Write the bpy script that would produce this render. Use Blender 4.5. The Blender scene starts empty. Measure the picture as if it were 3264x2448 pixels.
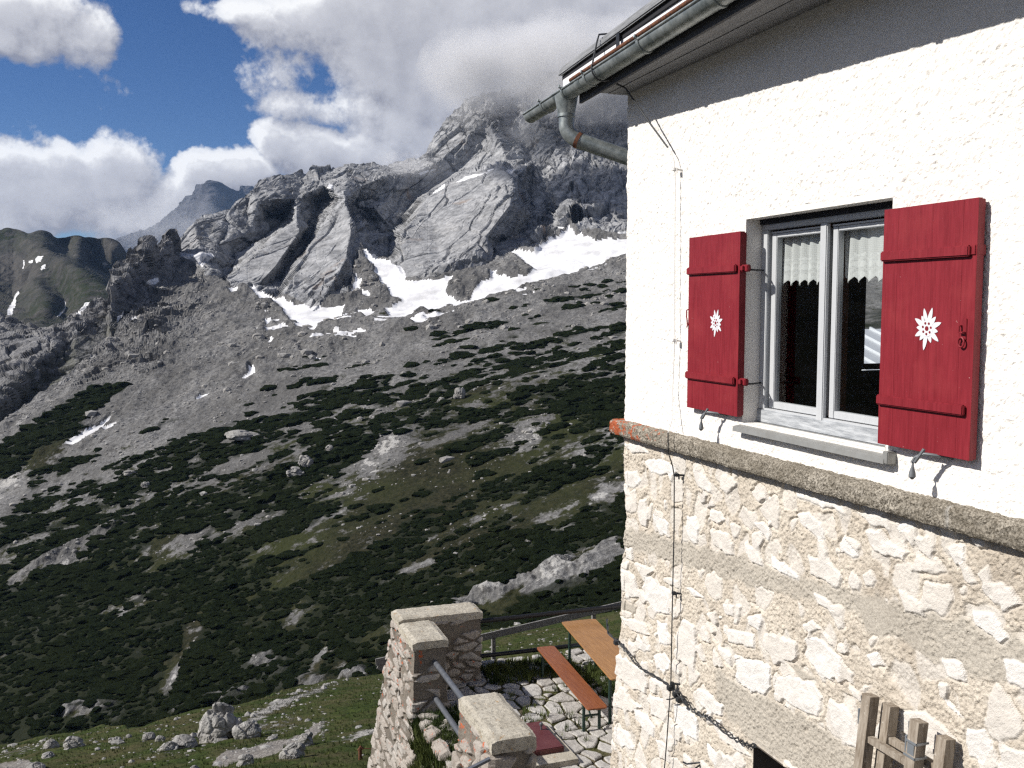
import bpy, math, random
import numpy as np
from mathutils import Vector, Matrix
from mathutils.geometry import delaunay_2d_cdt
R = math.radians
random.seed(7); rng = np.random.default_rng(7)
S = bpy.context.scene
COL = S.collection
# ---------------------------------------------------------------- camera model (photo is 3264 x 2448)
F = 3100.0; PIT = math.atan(249/3100.0); CP, SP = math.cos(PIT), math.sin(PIT)
def ray(x, y):
    u = (np.asarray(x, float)-1632)/F; v = (np.asarray(y, float)-1224)/F
    return np.stack([u, CP - v*SP, -(SP + v*CP)], -1)
def at(x, y, Y):                       # point seen at x,y at forward distance Y
    r = ray(x, y); return r*(np.asarray(Y, float)/r[..., 1])[..., None]
cam = bpy.data.cameras.new('camera'); cam.lens = 36*F/3264; cam.sensor_width = 36
cam.clip_start = 0.1; cam.clip_end = 60000
co = bpy.data.objects.new('camera', cam); COL.objects.link(co)
co.rotation_euler = (math.pi/2 - PIT, 0, 0); S.camera = co
# hut frame: s along the long wall towards the viewer, y into the house, z up from eye level
HC = np.array([.907, 7.83, 0.0]); E1 = np.array([.334, -.9426, 0]); E1 /= np.linalg.norm(E1); E2 = np.array([-E1[1], E1[0], 0])
HROT = math.atan2(E1[1], E1[0])
def W(s, y, z): return HC + E1*s + E2*y + np.array([0, 0, z])
FLOOR = -6.2
# ---------------------------------------------------------------- noise
_p = np.random.default_rng(3).integers(0, 2**31, 4096).astype(np.int64)
def _h(i, j, k):
    n = (i*73856093) ^ (j*19349663) ^ (k*83492791)
    n = (n ^ (n >> 13))*1274126177 & 0x7fffffff
    return _p[n & 4095] ^ n
def noise(P, sc=1.0, seed=0):
    P = np.asarray(P, float)*sc + seed*17.31
    i = np.floor(P).astype(np.int64); f = P - i
    u = f*f*f*(f*(f*6-15)+10)
    out = 0
    for dx in (0, 1):
        wx = u[..., 0] if dx else 1-u[..., 0]
        for dy in (0, 1):
            wy = u[..., 1] if dy else 1-u[..., 1]
            for dz in (0, 1):
                wz = u[..., 2] if dz else 1-u[..., 2]
                h = _h(i[..., 0]+dx, i[..., 1]+dy, i[..., 2]+dz)
                gx = (h & 255)/127.5-1; gy = ((h >> 8) & 255)/127.5-1; gz = ((h >> 16) & 255)/127.5-1
                out = out + wx*wy*wz*(gx*(f[..., 0]-dx)+gy*(f[..., 1]-dy)+gz*(f[..., 2]-dz))
    return out*1.1
def fbm(P, sc=1.0, oc=4, seed=0, gain=.5, ridged=False):
    t = 0; a = 1; w = 0
    for o in range(oc):
        n = noise(P, sc*2.03**o, seed+o*3)
        if ridged: n = 1-2.4*np.abs(n)
        t = t+a*n; w += a; a *= gain
    return t/w
def vor(P, sc, seed=0, jit=.9):
    """3D Voronoi: F1, F2, id"""
    P = np.asarray(P, float)*np.asarray(sc, float)+seed*9.7
    i = np.floor(P).astype(np.int64)
    f1 = np.full(P.shape[:-1], 9.); f2 = f1.copy(); idd = np.zeros(P.shape[:-1], np.int64)
    for dx in (-1, 0, 1):
        for dy in (-1, 0, 1):
            for dz in (-1, 0, 1):
                c = [i[..., 0]+dx, i[..., 1]+dy, i[..., 2]+dz]; h = _h(*c)
                q = [c[0]+.5+jit*((h & 1023)/1023-.5), c[1]+.5+jit*(((h >> 10) & 1023)/1023-.5), c[2]+.5+jit*(((h >> 20) & 1023)/1023-.5)]
                d = np.sqrt((P[..., 0]-q[0])**2+(P[..., 1]-q[1])**2+(P[..., 2]-q[2])**2)
                m = d < f1
                f2 = np.where(m, f1, np.minimum(f2, d)); idd = np.where(m, h, idd); f1 = np.where(m, d, f1)
    return f1, f2, ((idd >> 3) & 1023)/1023
def vort(P, sc, seed=0, jit=.95):
    """3D Voronoi giving F1, F2, id and the tilt of a random plane through each cell: angular blocks"""
    P = np.asarray(P, float)*sc+seed*9.7; i = np.floor(P).astype(np.int64)
    f1 = np.full(P.shape[:-1], 9.); f2 = f1.copy(); idd = np.zeros(P.shape[:-1], np.int64); cx = np.zeros(P.shape)
    for dx in (-1, 0, 1):
        for dy in (-1, 0, 1):
            for dz in (-1, 0, 1):
                c = [i[..., 0]+dx, i[..., 1]+dy, i[..., 2]+dz]; h = _h(*c)
                q = np.stack([c[0]+.5+jit*((h & 1023)/1023-.5), c[1]+.5+jit*(((h >> 10) & 1023)/1023-.5), c[2]+.5+jit*(((h >> 20) & 1023)/1023-.5)], -1)
                d = np.linalg.norm(P-q, axis=-1); m = d < f1
                f2 = np.where(m, f1, np.minimum(f2, d)); idd = np.where(m, h, idd); f1 = np.where(m, d, f1); cx = np.where(m[..., None], q, cx)
    r = np.stack([(idd & 255)/127.5-1, ((idd >> 7) & 255)/127.5-1, ((idd >> 14) & 255)/127.5-1], -1)
    return f1, f2, ((idd >> 3) & 1023)/1023, ((P-cx)*r).sum(-1)
def sst(a, b, x): t = np.clip((x-a)/(b-a), 0, 1); return t*t*(3-2*t)
def inpoly(X, Y, poly):
    r = np.zeros(X.shape, bool); n = len(poly)
    for i in range(n):
        x1, y1 = poly[i]; x2, y2 = poly[(i+1) % n]
        if y1 == y2: continue
        c = ((y1 > Y) != (y2 > Y)) & (X < (x2-x1)*(Y-y1)/(y2-y1)+x1)
        r ^= c
    return r
# ---------------------------------------------------------------- materials
def mat(name, col=(.5, .5, .5), rough=.8, metal=0.0, spec=.3):
    m = bpy.data.materials.new(name); m.use_nodes = True
    b = m.node_tree.nodes['Principled BSDF']
    b.inputs['Base Color'].default_value = (*col, 1); b.inputs['Roughness'].default_value = rough
    b.inputs['Metallic'].default_value = metal; b.inputs['Specular IOR Level'].default_value = spec
    return m
class G:
    """tiny node helper"""
    def __init__(s, m): s.m = m; s.t = m.node_tree; s.b = s.t.nodes.get('Principled BSDF'); s.tc = None
    def n(s, typ, **k):
        o = s.t.nodes.new(typ)
        for a, v in k.items(): setattr(o, a, v)
        return o
    def put(s, sock, v):
        if isinstance(v, bpy.types.NodeSocket): s.t.links.new(v, sock)
        elif isinstance(v, (tuple, list)) and sock.type == 'RGBA' and len(v) == 3: sock.default_value = (*v, 1)
        else: sock.default_value = v
    def co(s, kind='Object'):
        if s.tc is None: s.tc = s.n('ShaderNodeTexCoord')
        return s.tc.outputs[kind]
    def noise(s, sc, det=5, rough=.55, vec=None, dist=0, out='Fac'):
        o = s.n('ShaderNodeTexNoise'); s.put(o.inputs['Vector'], vec or s.co()); o.inputs['Scale'].default_value = sc
        o.inputs['Detail'].default_value = det; o.inputs['Roughness'].default_value = rough; o.inputs['Distortion'].default_value = dist
        return o.outputs[out]
    def vor(s, sc, vec=None, feat='F1', out='Distance', rnd=1):
        o = s.n('ShaderNodeTexVoronoi', feature=feat); s.put(o.inputs['Vector'], vec or s.co()); o.inputs['Scale'].default_value = sc
        o.inputs['Randomness'].default_value = rnd
        return o.outputs[out]
    def map(s, vec=None, scale=(1, 1, 1), rot=(0, 0, 0), loc=(0, 0, 0)):
        o = s.n('ShaderNodeMapping'); s.put(o.inputs['Vector'], vec or s.co()); o.inputs['Scale'].default_value = scale
        o.inputs['Rotation'].default_value = rot; o.inputs['Location'].default_value = loc
        return o.outputs[0]
    def ramp(s, f, stops):
        o = s.n('ShaderNodeValToRGB'); s.put(o.inputs[0], f); e = o.color_ramp.elements
        while len(e) > 1: e.remove(e[-1])
        for i, (p, c) in enumerate(stops):
            if not isinstance(c, (tuple, list)): c = (c, c, c)
            x = e[0] if i == 0 else e.new(p)
            x.position = p; x.color = (*c, 1)
        return o.outputs[0]
    def mix(s, f, a, b, mode='MIX'):
        o = s.n('ShaderNodeMix', data_type='RGBA', blend_type=mode); s.put(o.inputs[0], f); s.put(o.inputs[6], a); s.put(o.inputs[7], b)
        return o.outputs[2]
    def math(s, op, a, b=0.0, c=0.0, clamp=False):
        o = s.n('ShaderNodeMath', operation=op, use_clamp=clamp); s.put(o.inputs[0], a); s.put(o.inputs[1], b); s.put(o.inputs[2], c)
        return o.outputs[0]
    def attr(s, name, out='Fac'): return s.n('ShaderNodeAttribute', attribute_name=name).outputs[out]
    def bump(s, h, dist, st=1.0, prev=None):
        o = s.n('ShaderNodeBump'); s.put(o.inputs['Height'], h); o.inputs['Distance'].default_value = dist; o.inputs['Strength'].default_value = st
        if prev: s.put(o.inputs['Normal'], prev)
        return o.outputs[0]
    def set(s, col=None, rough=None, nor=None, metal=None):
        if col is not None: s.put(s.b.inputs['Base Color'], col)
        if rough is not None: s.put(s.b.inputs['Roughness'], rough)
        if nor is not None: s.put(s.b.inputs['Normal'], nor)
        if metal is not None: s.put(s.b.inputs['Metallic'], metal)
# ---------------------------------------------------------------- mesh + object helpers
def mesh_np(name, V, Fq, smooth=False, attrs=None, mats=None, mi=None):
    """V (n,3); Fq (m,3|4)"""
    me = bpy.data.meshes.new(name); V = np.ascontiguousarray(V, np.float32); Fq = np.ascontiguousarray(Fq, np.int32)
    k = Fq.shape[1]; me.vertices.add(len(V)); me.vertices.foreach_set('co', V.ravel())
    me.loops.add(Fq.size); me.loops.foreach_set('vertex_index', Fq.ravel())
    me.polygons.add(len(Fq)); me.polygons.foreach_set('loop_start', np.arange(len(Fq), dtype=np.int32)*k)
    if mi is not None: me.polygons.foreach_set('material_index', np.asarray(mi, np.int32))
    me.update(calc_edges=True)
    me.polygons.foreach_set('use_smooth', np.full(len(Fq), smooth))
    for a, v in (attrs or {}).items():
        at_ = me.attributes.new(a, 'FLOAT', 'POINT'); at_.data.foreach_set('value', np.ascontiguousarray(v, np.float32).ravel())
    for m in (mats or []): me.materials.append(m)
    return me
def grid_faces(nu, nv):                 # index = i*nv + j
    i, j = np.meshgrid(np.arange(nu-1), np.arange(nv-1), indexing='ij'); a = (i*nv+j).ravel()
    return np.stack([a, a+nv, a+nv+1, a+1], 1)
def tag(o, label=None, cat=None, group=None, kind=None):
    if label: o['label'] = label
    if cat: o['category'] = cat
    if group: o['group'] = group
    if kind: o['kind'] = kind
    return o
def link(name, me, parent=None, m=None, loc=(0, 0, 0)):
    o = bpy.data.objects.new(name, me); COL.objects.link(o)
    if m is not None: me.materials.append(m)
    if parent is not None: o.parent = parent
    o.location = loc
    return o
def thing(name, label, cat, base, group=None, kind=None):
    """Empty at hut-frame base (s,y,z); parts keep hut-frame vertex coordinates"""
    o = bpy.data.objects.new(name, None); COL.objects.link(o); o.empty_display_size = .2
    o.location = W(*base); o.rotation_euler = (0, 0, HROT); o['off'] = [-float(b) for b in base]
    return tag(o, label, cat, group, kind)
class MB:
    """mesh collector, hut-frame coordinates"""
    def __init__(s): s.v = []; s.f = []
    def add(s, vs, fs):
        b = len(s.v); s.v += [tuple(map(float, p)) for p in vs]; s.f += [tuple(b+i for i in f) for f in fs]; return s
    def box(s, a, b, bev=0.0, jit=0.0):
        (x0, y0, z0), (x1, y1, z1) = a, b
        if bev <= 0:
            return s.add([(x, y, z) for x in (x0, x1) for y in (y0, y1) for z in (z0, z1)],
                         [(0, 1, 3, 2), (4, 6, 7, 5), (0, 4, 5, 1), (2, 3, 7, 6), (0, 2, 6, 4), (1, 5, 7, 3)])
        import bmesh
        bm = bmesh.new(); bmesh.ops.create_cube(bm, size=1)
        for v in bm.verts: v.co = Vector(((x0+x1)/2+v.co.x*abs(x1-x0), (y0+y1)/2+v.co.y*abs(y1-y0), (z0+z1)/2+v.co.z*abs(z1-z0)))
        bmesh.ops.bevel(bm, geom=bm.edges[:], offset=bev, segments=2, affect='EDGES')
        bm.verts.index_update()
        s.add([v.co for v in bm.verts], [[v.index for v in f.verts] for f in bm.faces]); bm.free(); return s
    def tube(s, pts, r, n=12, caps=True):
        pts = [Vector(p) for p in pts]; rs = r if isinstance(r, (list, tuple)) else [r]*len(pts); vs = []; up = None
        for i, p in enumerate(pts):
            t = ((pts[min(i+1, len(pts)-1)]-pts[max(i-1, 0)])).normalized()
            if up is None: up = t.orthogonal().normalized()
            up = (up - t*up.dot(t)).normalized(); w = t.cross(up)
            for k in range(n):
                a = 2*math.pi*k/n; vs.append(p+(up*math.cos(a)+w*math.sin(a))*rs[i])
        fs = [(i*n+k, i*n+(k+1) % n, (i+1)*n+(k+1) % n, (i+1)*n+k) for i in range(len(pts)-1) for k in range(n)]
        if caps: fs += [tuple(range(n))[::-1], tuple(range((len(pts)-1)*n, len(pts)*n))]
        return s.add(vs, fs)
    def bar(s, p, q, w, h, up=(0, 0, 1)):
        """rectangular bar from p to q: w across, h along up"""
        p, q, up = Vector(p), Vector(q), Vector(up); t = (q-p).normalized(); sd = t.cross(up).normalized(); u2 = sd.cross(t)
        vs = [c+sd*a*w/2+u2*b*h/2 for c in (p, q) for a, b in ((-1, -1), (1, -1), (1, 1), (-1, 1))]
        return s.add(vs, [(3, 2, 1, 0), (4, 5, 6, 7), (0, 1, 5, 4), (1, 2, 6, 5), (2, 3, 7, 6), (3, 0, 4, 7)])
    def out(s, name, m, parent, smooth=False):
        me = bpy.data.meshes.new(name); me.from_pydata(s.v, [], s.f); me.update()
        if smooth:
            me.polygons.foreach_set('use_smooth', [True]*len(me.polygons))
            if hasattr(me, 'set_sharp_from_angle'): me.set_sharp_from_angle(angle=R(40))
        off = (0, 0, 0)
        if parent is not None and 'off' in parent: off = tuple(parent['off'])
        return link(name, me, parent, m, off)
def place(o, parent):
    o.parent = parent
    if 'off' in parent: o.location = tuple(parent['off'])
# ================================================================ light, sky
SUN_AZ, SUN_EL = -8.0, 38.0            # azimuth from -X towards +Y
sd = np.array([-math.cos(R(SUN_AZ))*math.cos(R(SUN_EL)), math.sin(R(SUN_AZ))*math.cos(R(SUN_EL)), math.sin(R(SUN_EL))])
sl = bpy.data.lights.new('sun', 'SUN'); sl.energy = 5.0; sl.angle = R(.5); sl.color = (1, .955, .89)
so = bpy.data.objects.new('sun', sl); COL.objects.link(so); so.location = (-30, 10, 40)
so.rotation_euler = Vector(sd).to_track_quat('Z', 'Y').to_euler()
wd = bpy.data.worlds.new('World'); S.world = wd; wd.use_nodes = True
nt = wd.node_tree; nt.nodes.clear(); g = G(wd); g.b = None
outw = g.n('ShaderNodeOutputWorld')
sky = g.n('ShaderNodeTexSky', sky_type='NISHITA'); sky.sun_disc = False; sky.sun_elevation = R(SUN_EL)
sky.sun_rotation = math.atan2(sd[0], sd[1]); sky.altitude = 3000; sky.air_density = 1.0; sky.dust_density = .0; sky.ozone_density = 2.2
bg1 = g.n('ShaderNodeBackground'); bg1.inputs[1].default_value = .060
hs = g.n('ShaderNodeHueSaturation'); hs.inputs['Saturation'].default_value = 1.30; hs.inputs['Hue'].default_value = .512
g.put(hs.inputs['Color'], sky.outputs[0]); g.put(bg1.inputs[0], hs.outputs[0])
# cloud field as ellipses of (azimuth, elevation) broken up by noise
def azel(tx, ty):
    r = ray(tx*1.4756, ty*1.4756); return math.atan2(r[0], r[1]), math.atan2(r[2], math.hypot(r[0], r[1]))
CL = [(20, 45, 190, 85, 1.0), (180, 70, 70, 60, .75), (20, 400, 120, 88, 1.0), (130, 405, 135, 98, 1.1), (262, 362, 105, 95, 1.2), (320, 450, 90, 65, .9), (210, 470, 170, 50, .7),
      (50, 470, 130, 40, .6), (430, 375, 60, 45, 1.2), (505, 380, 110, 52, 1.2), (610, 325, 58, 52, 1.1), (680, 340, 100, 62, 1.1), (770, 350, 95, 50, 1.1), (390, 430, 80, 60, 1.1),
      (700, 40, 190, 85, 1.0), (890, 50, 270, 140, 1.5), (1040, 110, 360, 220, 1.7), (1330, 90, 460, 290, 1.9), (600, 140, 60, 80, .30), (640, 235, 70, 40, .45), (800, 235, 130, 55, .8), (880, 290, 150, 100, 1.0), (540, 10, 130, 28, .6),
      (1900, 100, 700, 400, 1.5), (-900, 150, 500, 200, 1.0), (-600, 450, 460, 100, .9), (290, 530, 90, 22, .35)]
def cloud_group():
    t = bpy.data.node_groups.new('cloud_field', 'ShaderNodeTree')
    t.interface.new_socket('A', in_out='INPUT', socket_type='NodeSocketVector'); t.interface.new_socket('D', in_out='OUTPUT', socket_type='NodeSocketFloat')
    class M_: pass
    m_ = M_(); m_.node_tree = t; q = G(m_)
    gi = q.n('NodeGroupInput'); go = q.n('NodeGroupOutput')
    vec = gi.outputs[0]
    nz = q.n('ShaderNodeTexNoise'); q.put(nz.inputs['Vector'], vec); nz.inputs['Scale'].default_value = 9; nz.inputs['Detail'].default_value = 5; nz.inputs['Roughness'].default_value = .6
    sub = q.n('ShaderNodeVectorMath', operation='SUBTRACT'); q.put(sub.inputs[0], nz.outputs['Color']); sub.inputs[1].default_value = (.5, .5, .5)
    mu = q.n('ShaderNodeVectorMath', operation='MULTIPLY_ADD'); q.put(mu.inputs[0], sub.outputs[0]); mu.inputs[1].default_value = (.085, .06, 0); q.put(mu.inputs[2], vec)
    best = None
    for a, e, ra, re, w in [(*azel(x, y), rx*1.4756/F, ry*1.4756/F, w) for x, y, rx, ry, w in CL]+[(-1.7, .45, .55, .22, 1.2), (-2.5, .7, .6, .3, 1.3), (2.6, .5, .8, .3, 1.3), (1.6, .4, .5, .3, 1.0), (-1.2, 1.15, .8, .2, 1.0), (-2.6, .2, .7, .14, 1.2)]:  # second list: unseen clouds added to lift and neutralise the ambient light
        d = q.n('ShaderNodeVectorMath', operation='SUBTRACT'); q.put(d.inputs[0], mu.outputs[0]); d.inputs[1].default_value = (a, e, 0)
        k = q.n('ShaderNodeVectorMath', operation='MULTIPLY'); q.put(k.inputs[0], d.outputs[0]); k.inputs[1].default_value = (1/ra, 1/re, 0)
        l = q.n('ShaderNodeVectorMath', operation='DOT_PRODUCT'); q.put(l.inputs[0], k.outputs[0]); q.put(l.inputs[1], k.outputs[0])
        v = q.math('MULTIPLY_ADD', l.outputs['Value'], -w, w); v = q.math('MAXIMUM', v, -.4)
        best = v if best is None else q.math('SMOOTH_MAX', best, v, .25)
    f = q.noise(11, 9, .66, vec=vec); f = q.math('MULTIPLY_ADD', f, 1.9, -.95); f2_ = q.noise(42, 7, .6, vec=vec); f = q.math('ADD', f, q.math('MULTIPLY_ADD', f2_, .8, -.4))
    tot = q.math('ADD', best, f); q.put(go.inputs[0], tot)
    return t
cg = cloud_group()
tc = g.n('ShaderNodeTexCoord'); sx = g.n('ShaderNodeSeparateXYZ'); g.put(sx.inputs[0], tc.outputs['Generated'])
az = g.math('ARCTAN2', sx.outputs[0], sx.outputs[1]); el = g.math('ARCSINE', sx.outputs[2])
cv = g.n('ShaderNodeCombineXYZ'); g.put(cv.inputs[0], az); g.put(cv.inputs[1], el)
d0 = g.n('ShaderNodeGroup'); d0.node_tree = cg; g.put(d0.inputs[0], cv.outputs[0])
of = g.n('ShaderNodeVectorMath', operation='ADD'); g.put(of.inputs[0], cv.outputs[0]); of.inputs[1].default_value = (-.011, .016, 0)
d1 = g.n('ShaderNodeGroup'); d1.node_tree = cg; g.put(d1.inputs[0], of.outputs[0])
alpha = g.ramp(d0.outputs[0], [(.0, 0), (.10, .25), (.30, .85), (.6, 1)])
shade = g.math('SUBTRACT', d0.outputs[0], d1.outputs[0])       # + where it thins towards the sun: bright rim
thick = g.ramp(d0.outputs[0], [(.55, 1), (1.0, .35)]); shade = g.math('MULTIPLY', shade, thick); shade = g.math('MULTIPLY_ADD', shade, 1.0, .55)
dep = g.math('MULTIPLY', d0.outputs[0], -.09); shade = g.math('ADD', shade, dep)
# cloud tops are bright, bases grey: lit value
ccol = g.ramp(shade, [(0, (.28, .28, .32)), (.35, (.42, .42, .455)), (.68, (.60, .60, .63)), (1, (.93, .93, .93))])
bg2 = g.n('ShaderNodeBackground'); bg2.inputs[1].default_value = .88; g.put(bg2.inputs[0], ccol)
mx = g.n('ShaderNodeMixShader'); g.put(mx.inputs[0], alpha); g.put(mx.inputs[1], bg1.outputs[0]); g.put(mx.inputs[2], bg2.outputs[0])
g.put(outw.inputs[0], mx.outputs[0])
wd.cycles.sampling_method = 'MANUAL'; wd.cycles.sample_map_resolution = 512
S.view_settings.view_transform = 'Standard'; S.view_settings.look = 'None'; S.view_settings.gamma = 1; S.view_settings.exposure = 0.34
S.cycles.use_denoising = False; S.cycles.pixel_filter_type = 'BLACKMAN_HARRIS'; S.cycles.filter_width = 1.35; S.cycles.sample_clamp_indirect = 3.0; S.cycles.max_bounces = 6; S.cycles.diffuse_bounces = 3; S.cycles.transparent_max_bounces = 12
S.cycles.volume_bounces = 2; S.cycles.use_adaptive_sampling = True; S.cycles.adaptive_threshold = .008

# ================================================================ terrain
TS = 1.4756
def mk_interp(pts, lines=()):
    """pts: [(px,py,Y)] -> f(px,py) linear over Delaunay"""
    P2 = [Vector((p[0], p[1])) for p in pts]
    ix = {(round(p[0], 3), round(p[1], 3)): i for i, p in enumerate(pts)}; ed = [(ix[(round(a[0], 3), round(a[1], 3))], ix[(round(b[0], 3), round(b[1], 3))]) for L in lines for a, b in zip(L[:-1], L[1:])]
    r = delaunay_2d_cdt(P2, ed, [], 0, 1e-6); vs, tr, ov = r[0], r[2], r[3]
    Z = np.array([pts[o[0]][2] for o in ov], float); XY = np.array([[v.x, v.y] for v in vs])
    def f(X, Y):
        out = np.full(X.shape, np.nan)
        for t in tr:
            a, b, c = XY[t[0]], XY[t[1]], XY[t[2]]
            lo = np.minimum(np.minimum(a, b), c); hi = np.maximum(np.maximum(a, b), c)
            m = (X >= lo[0]-1e-6) & (X <= hi[0]+1e-6) & (Y >= lo[1]-1e-6) & (Y <= hi[1]+1e-6)
            if not m.any(): continue
            x, y = X[m], Y[m]; den = (b[1]-c[1])*(a[0]-c[0])+(c[0]-b[0])*(a[1]-c[1])
            if abs(den) < 1e-9: continue
            l1 = ((b[1]-c[1])*(x-c[0])+(c[0]-b[0])*(y-c[1]))/den; l2 = ((c[1]-a[1])*(x-c[0])+(a[0]-c[0])*(y-c[1]))/den; l3 = 1-l1-l2
            ok = (l1 > -1e-4) & (l2 > -1e-4) & (l3 > -1e-4)
            z = l1*Z[t[0]]+l2*Z[t[1]]+l3*Z[t[2]]
            q = out[m]; q[ok] = z[ok]; out[m] = q
        return out
    return f
def grid_normals(P):
    du = np.gradient(P, axis=0); dv = np.gradient(P, axis=1); n = np.cross(du, dv); n /= np.linalg.norm(n, axis=-1, keepdims=True)+1e-12
    s = np.sign((n*(-P)).sum(-1, keepdims=True)); s[s == 0] = 1
    return n*s
def blur(A, k):
    for _ in range(k):
        B = np.pad(A, 1, mode='edge'); A = (B[:-2, 1:-1]+B[2:, 1:-1]+B[1:-1, :-2]+B[1:-1, 2:]+2*A)/6
    return A
def pl(xs, ys): return lambda x: np.interp(x, xs, ys)
c2p = lambda L: [(1000+.452*x, 540+.452*y) for x, y in L]
cAp = lambda L: [(.452*x, 540+.452*y) for x, y in L]
SNOW = [c2p(L) for L in [
    [(-10, 965), (120, 955), (215, 945), (200, 1000), (150, 1060), (60, 1110), (0, 1160), (-80, 1130), (-160, 1040), (-260, 970), (-400, 905), (-440, 880), (-422, 868), (-300, 905), (-150, 965)],
    [(255, 890), (300, 770), (335, 800), (330, 850), (400, 860), (405, 905), (360, 905), (310, 870), (260, 900)],
    [(345, 605), (440, 615), (450, 655), (610, 680), (640, 720), (660, 785), (870, 810), (1000, 790), (960, 830), (930, 880), (1010, 910), (1050, 905), (1085, 915), (1110, 880), (1180, 820), (1250, 795), (1240, 730), (1290, 735), (1300, 780), (1400, 790), (1520, 770), (1560, 740), (1480, 650), (1400, 600), (1330, 660), (1290, 690), (1405, 585), (1560, 610), (1640, 530), (1760, 430), (1805, 380), (1815, 420), (1880, 480), (1990, 525), (2165, 505), (2900, 480), (2900, 560), (2165, 640), (1850, 735), (1700, 780), (1500, 830), (1430, 870), (1300, 890), (1150, 930), (1050, 960), (1020, 1005), (900, 985), (720, 990), (650, 1030), (570, 1055), (520, 1030), (500, 970), (620, 930), (560, 900), (490, 830), (430, 720), (370, 650)],
    [(200, 1090), (330, 1060), (340, 1070), (250, 1090)], [(300, 970), (350, 965), (440, 990), (430, 1030), (370, 1050), (320, 1000)], [(600, 1070), (720, 1080), (830, 1105), (720, 1130), (660, 1090)], [(280, 1185), (330, 1170), (390, 1190), (320, 1205)],
    [(1130, 960), (1270, 930), (1280, 955), (1200, 990), (1140, 980)], [(1460, 925), (1560, 895), (1560, 915), (1480, 935)], [(1420, 880), (1510, 855), (1510, 870), (1430, 895)], [(1880, 760), (1950, 720), (2080, 680), (2070, 710), (1950, 750)], [(0, 1330), (60, 1325), (50, 1350), (0, 1355)],
    [(990, 95), (1080, 50), (1270, 0), (1280, 8), (1200, 30), (1050, 85)], [(830, 180), (860, 140), (930, 105), (925, 125)], [(735, 32), (850, -10), (870, -5), (760, 42)], [(1340, -5), (1430, -5), (1380, 38)], [(95, 130), (110, 108), (145, 108), (130, 132)]]]
SNOW += [cAp(L) for L in [
    [(1640, 590), (1730, 530), (1800, 490), (1720, 560), (1650, 600)], [(1255, 580), (1340, 590), (1360, 600), (1470, 600), (1500, 625), (1440, 650), (1410, 690), (1390, 650), (1350, 620), (1270, 610)], [(1040, 790), (1070, 760), (1120, 762), (1130, 790), (1090, 812)],
    [(1615, 890), (1660, 870), (1700, 885), (1680, 905), (1640, 915)], [(820, 1060), (840, 1020), (880, 1000), (850, 1060), (830, 1080)], [(930, 1130), (985, 1100), (990, 1110), (950, 1140)], [(545, 1040), (600, 980), (640, 950), (680, 950), (600, 1010), (560, 1045)],
    [(1385, 1640), (1420, 1600), (1480, 1590), (1450, 1620), (1390, 1650)], [(1700, 1480), (1750, 1440), (1760, 1415), (1795, 1410), (1800, 1440), (1730, 1480), (1680, 1490)], [(2080, 1240), (2190, 1230), (2190, 1250), (2110, 1280)], [(1960, 1120), (1980, 1085), (2010, 1130), (1990, 1140)],
    [(1900, 1320), (1980, 1280), (1970, 1300), (1910, 1330)], [(1780, 1150), (1830, 1150), (1830, 1180)], [(2060, 1110), (2110, 1095), (2140, 1140), (2100, 1150)], [(1890, 1235), (1910, 1200), (1950, 1210)],
    [(470, 1962), (560, 1900), (680, 1830), (790, 1755), (800, 1775), (740, 1830), (700, 1880), (620, 1915), (530, 1962)], [(720, 1850), (830, 1806), (840, 1826), (750, 1866)]]]
ZONE = c2p([(-350, 1000), (0, 1100), (300, 960), (900, 1000), (1300, 930), (1250, 990), (700, 1120), (350, 1220), (-50, 1330), (-330, 1230)])
SNOW5 = [cAp(L) for L in [[(275, 660), (300, 635), (330, 635), (310, 665), (280, 685)], [(290, 735), (318, 690), (342, 683), (330, 715)], [(186, 630), (212, 690), (205, 750), (195, 690)], [(45, 1070), (52, 1010), (90, 970), (140, 900), (165, 860), (162, 920), (105, 1020), (90, 1060), (60, 1075)],
    [(385, 1085), (420, 1020), (465, 955), (490, 925), (492, 970), (440, 1040), (395, 1088)], [(598, 580), (615, 575), (632, 615), (615, 612)], [(735, 660), (760, 655), (778, 670), (750, 690)], [(230, 665), (265, 660), (260, 685), (235, 690)]]]
def snowmask(X, Y, P, polys, amp=5.0, sc=.12):
    n1 = fbm(P, sc, 3, 11)*amp*2.2; n2 = fbm(P, sc, 3, 19)*amp*1.6
    m = np.zeros(X.shape, bool)
    for p in polys: m |= inpoly(X+n1, Y+n2, p)
    if polys is SNOW: m |= inpoly(X, Y, ZONE) & (fbm(P*np.array([.6, 1, 1]), .045, 4, 29) > .06)
    return m
def sheet(name, X, Y, D, bumpf, label, mt, *a_, keep=None, **k_): return _sheet(name, X, Y, D, bumpf, label, mt, keep, *a_, **k_)
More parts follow.
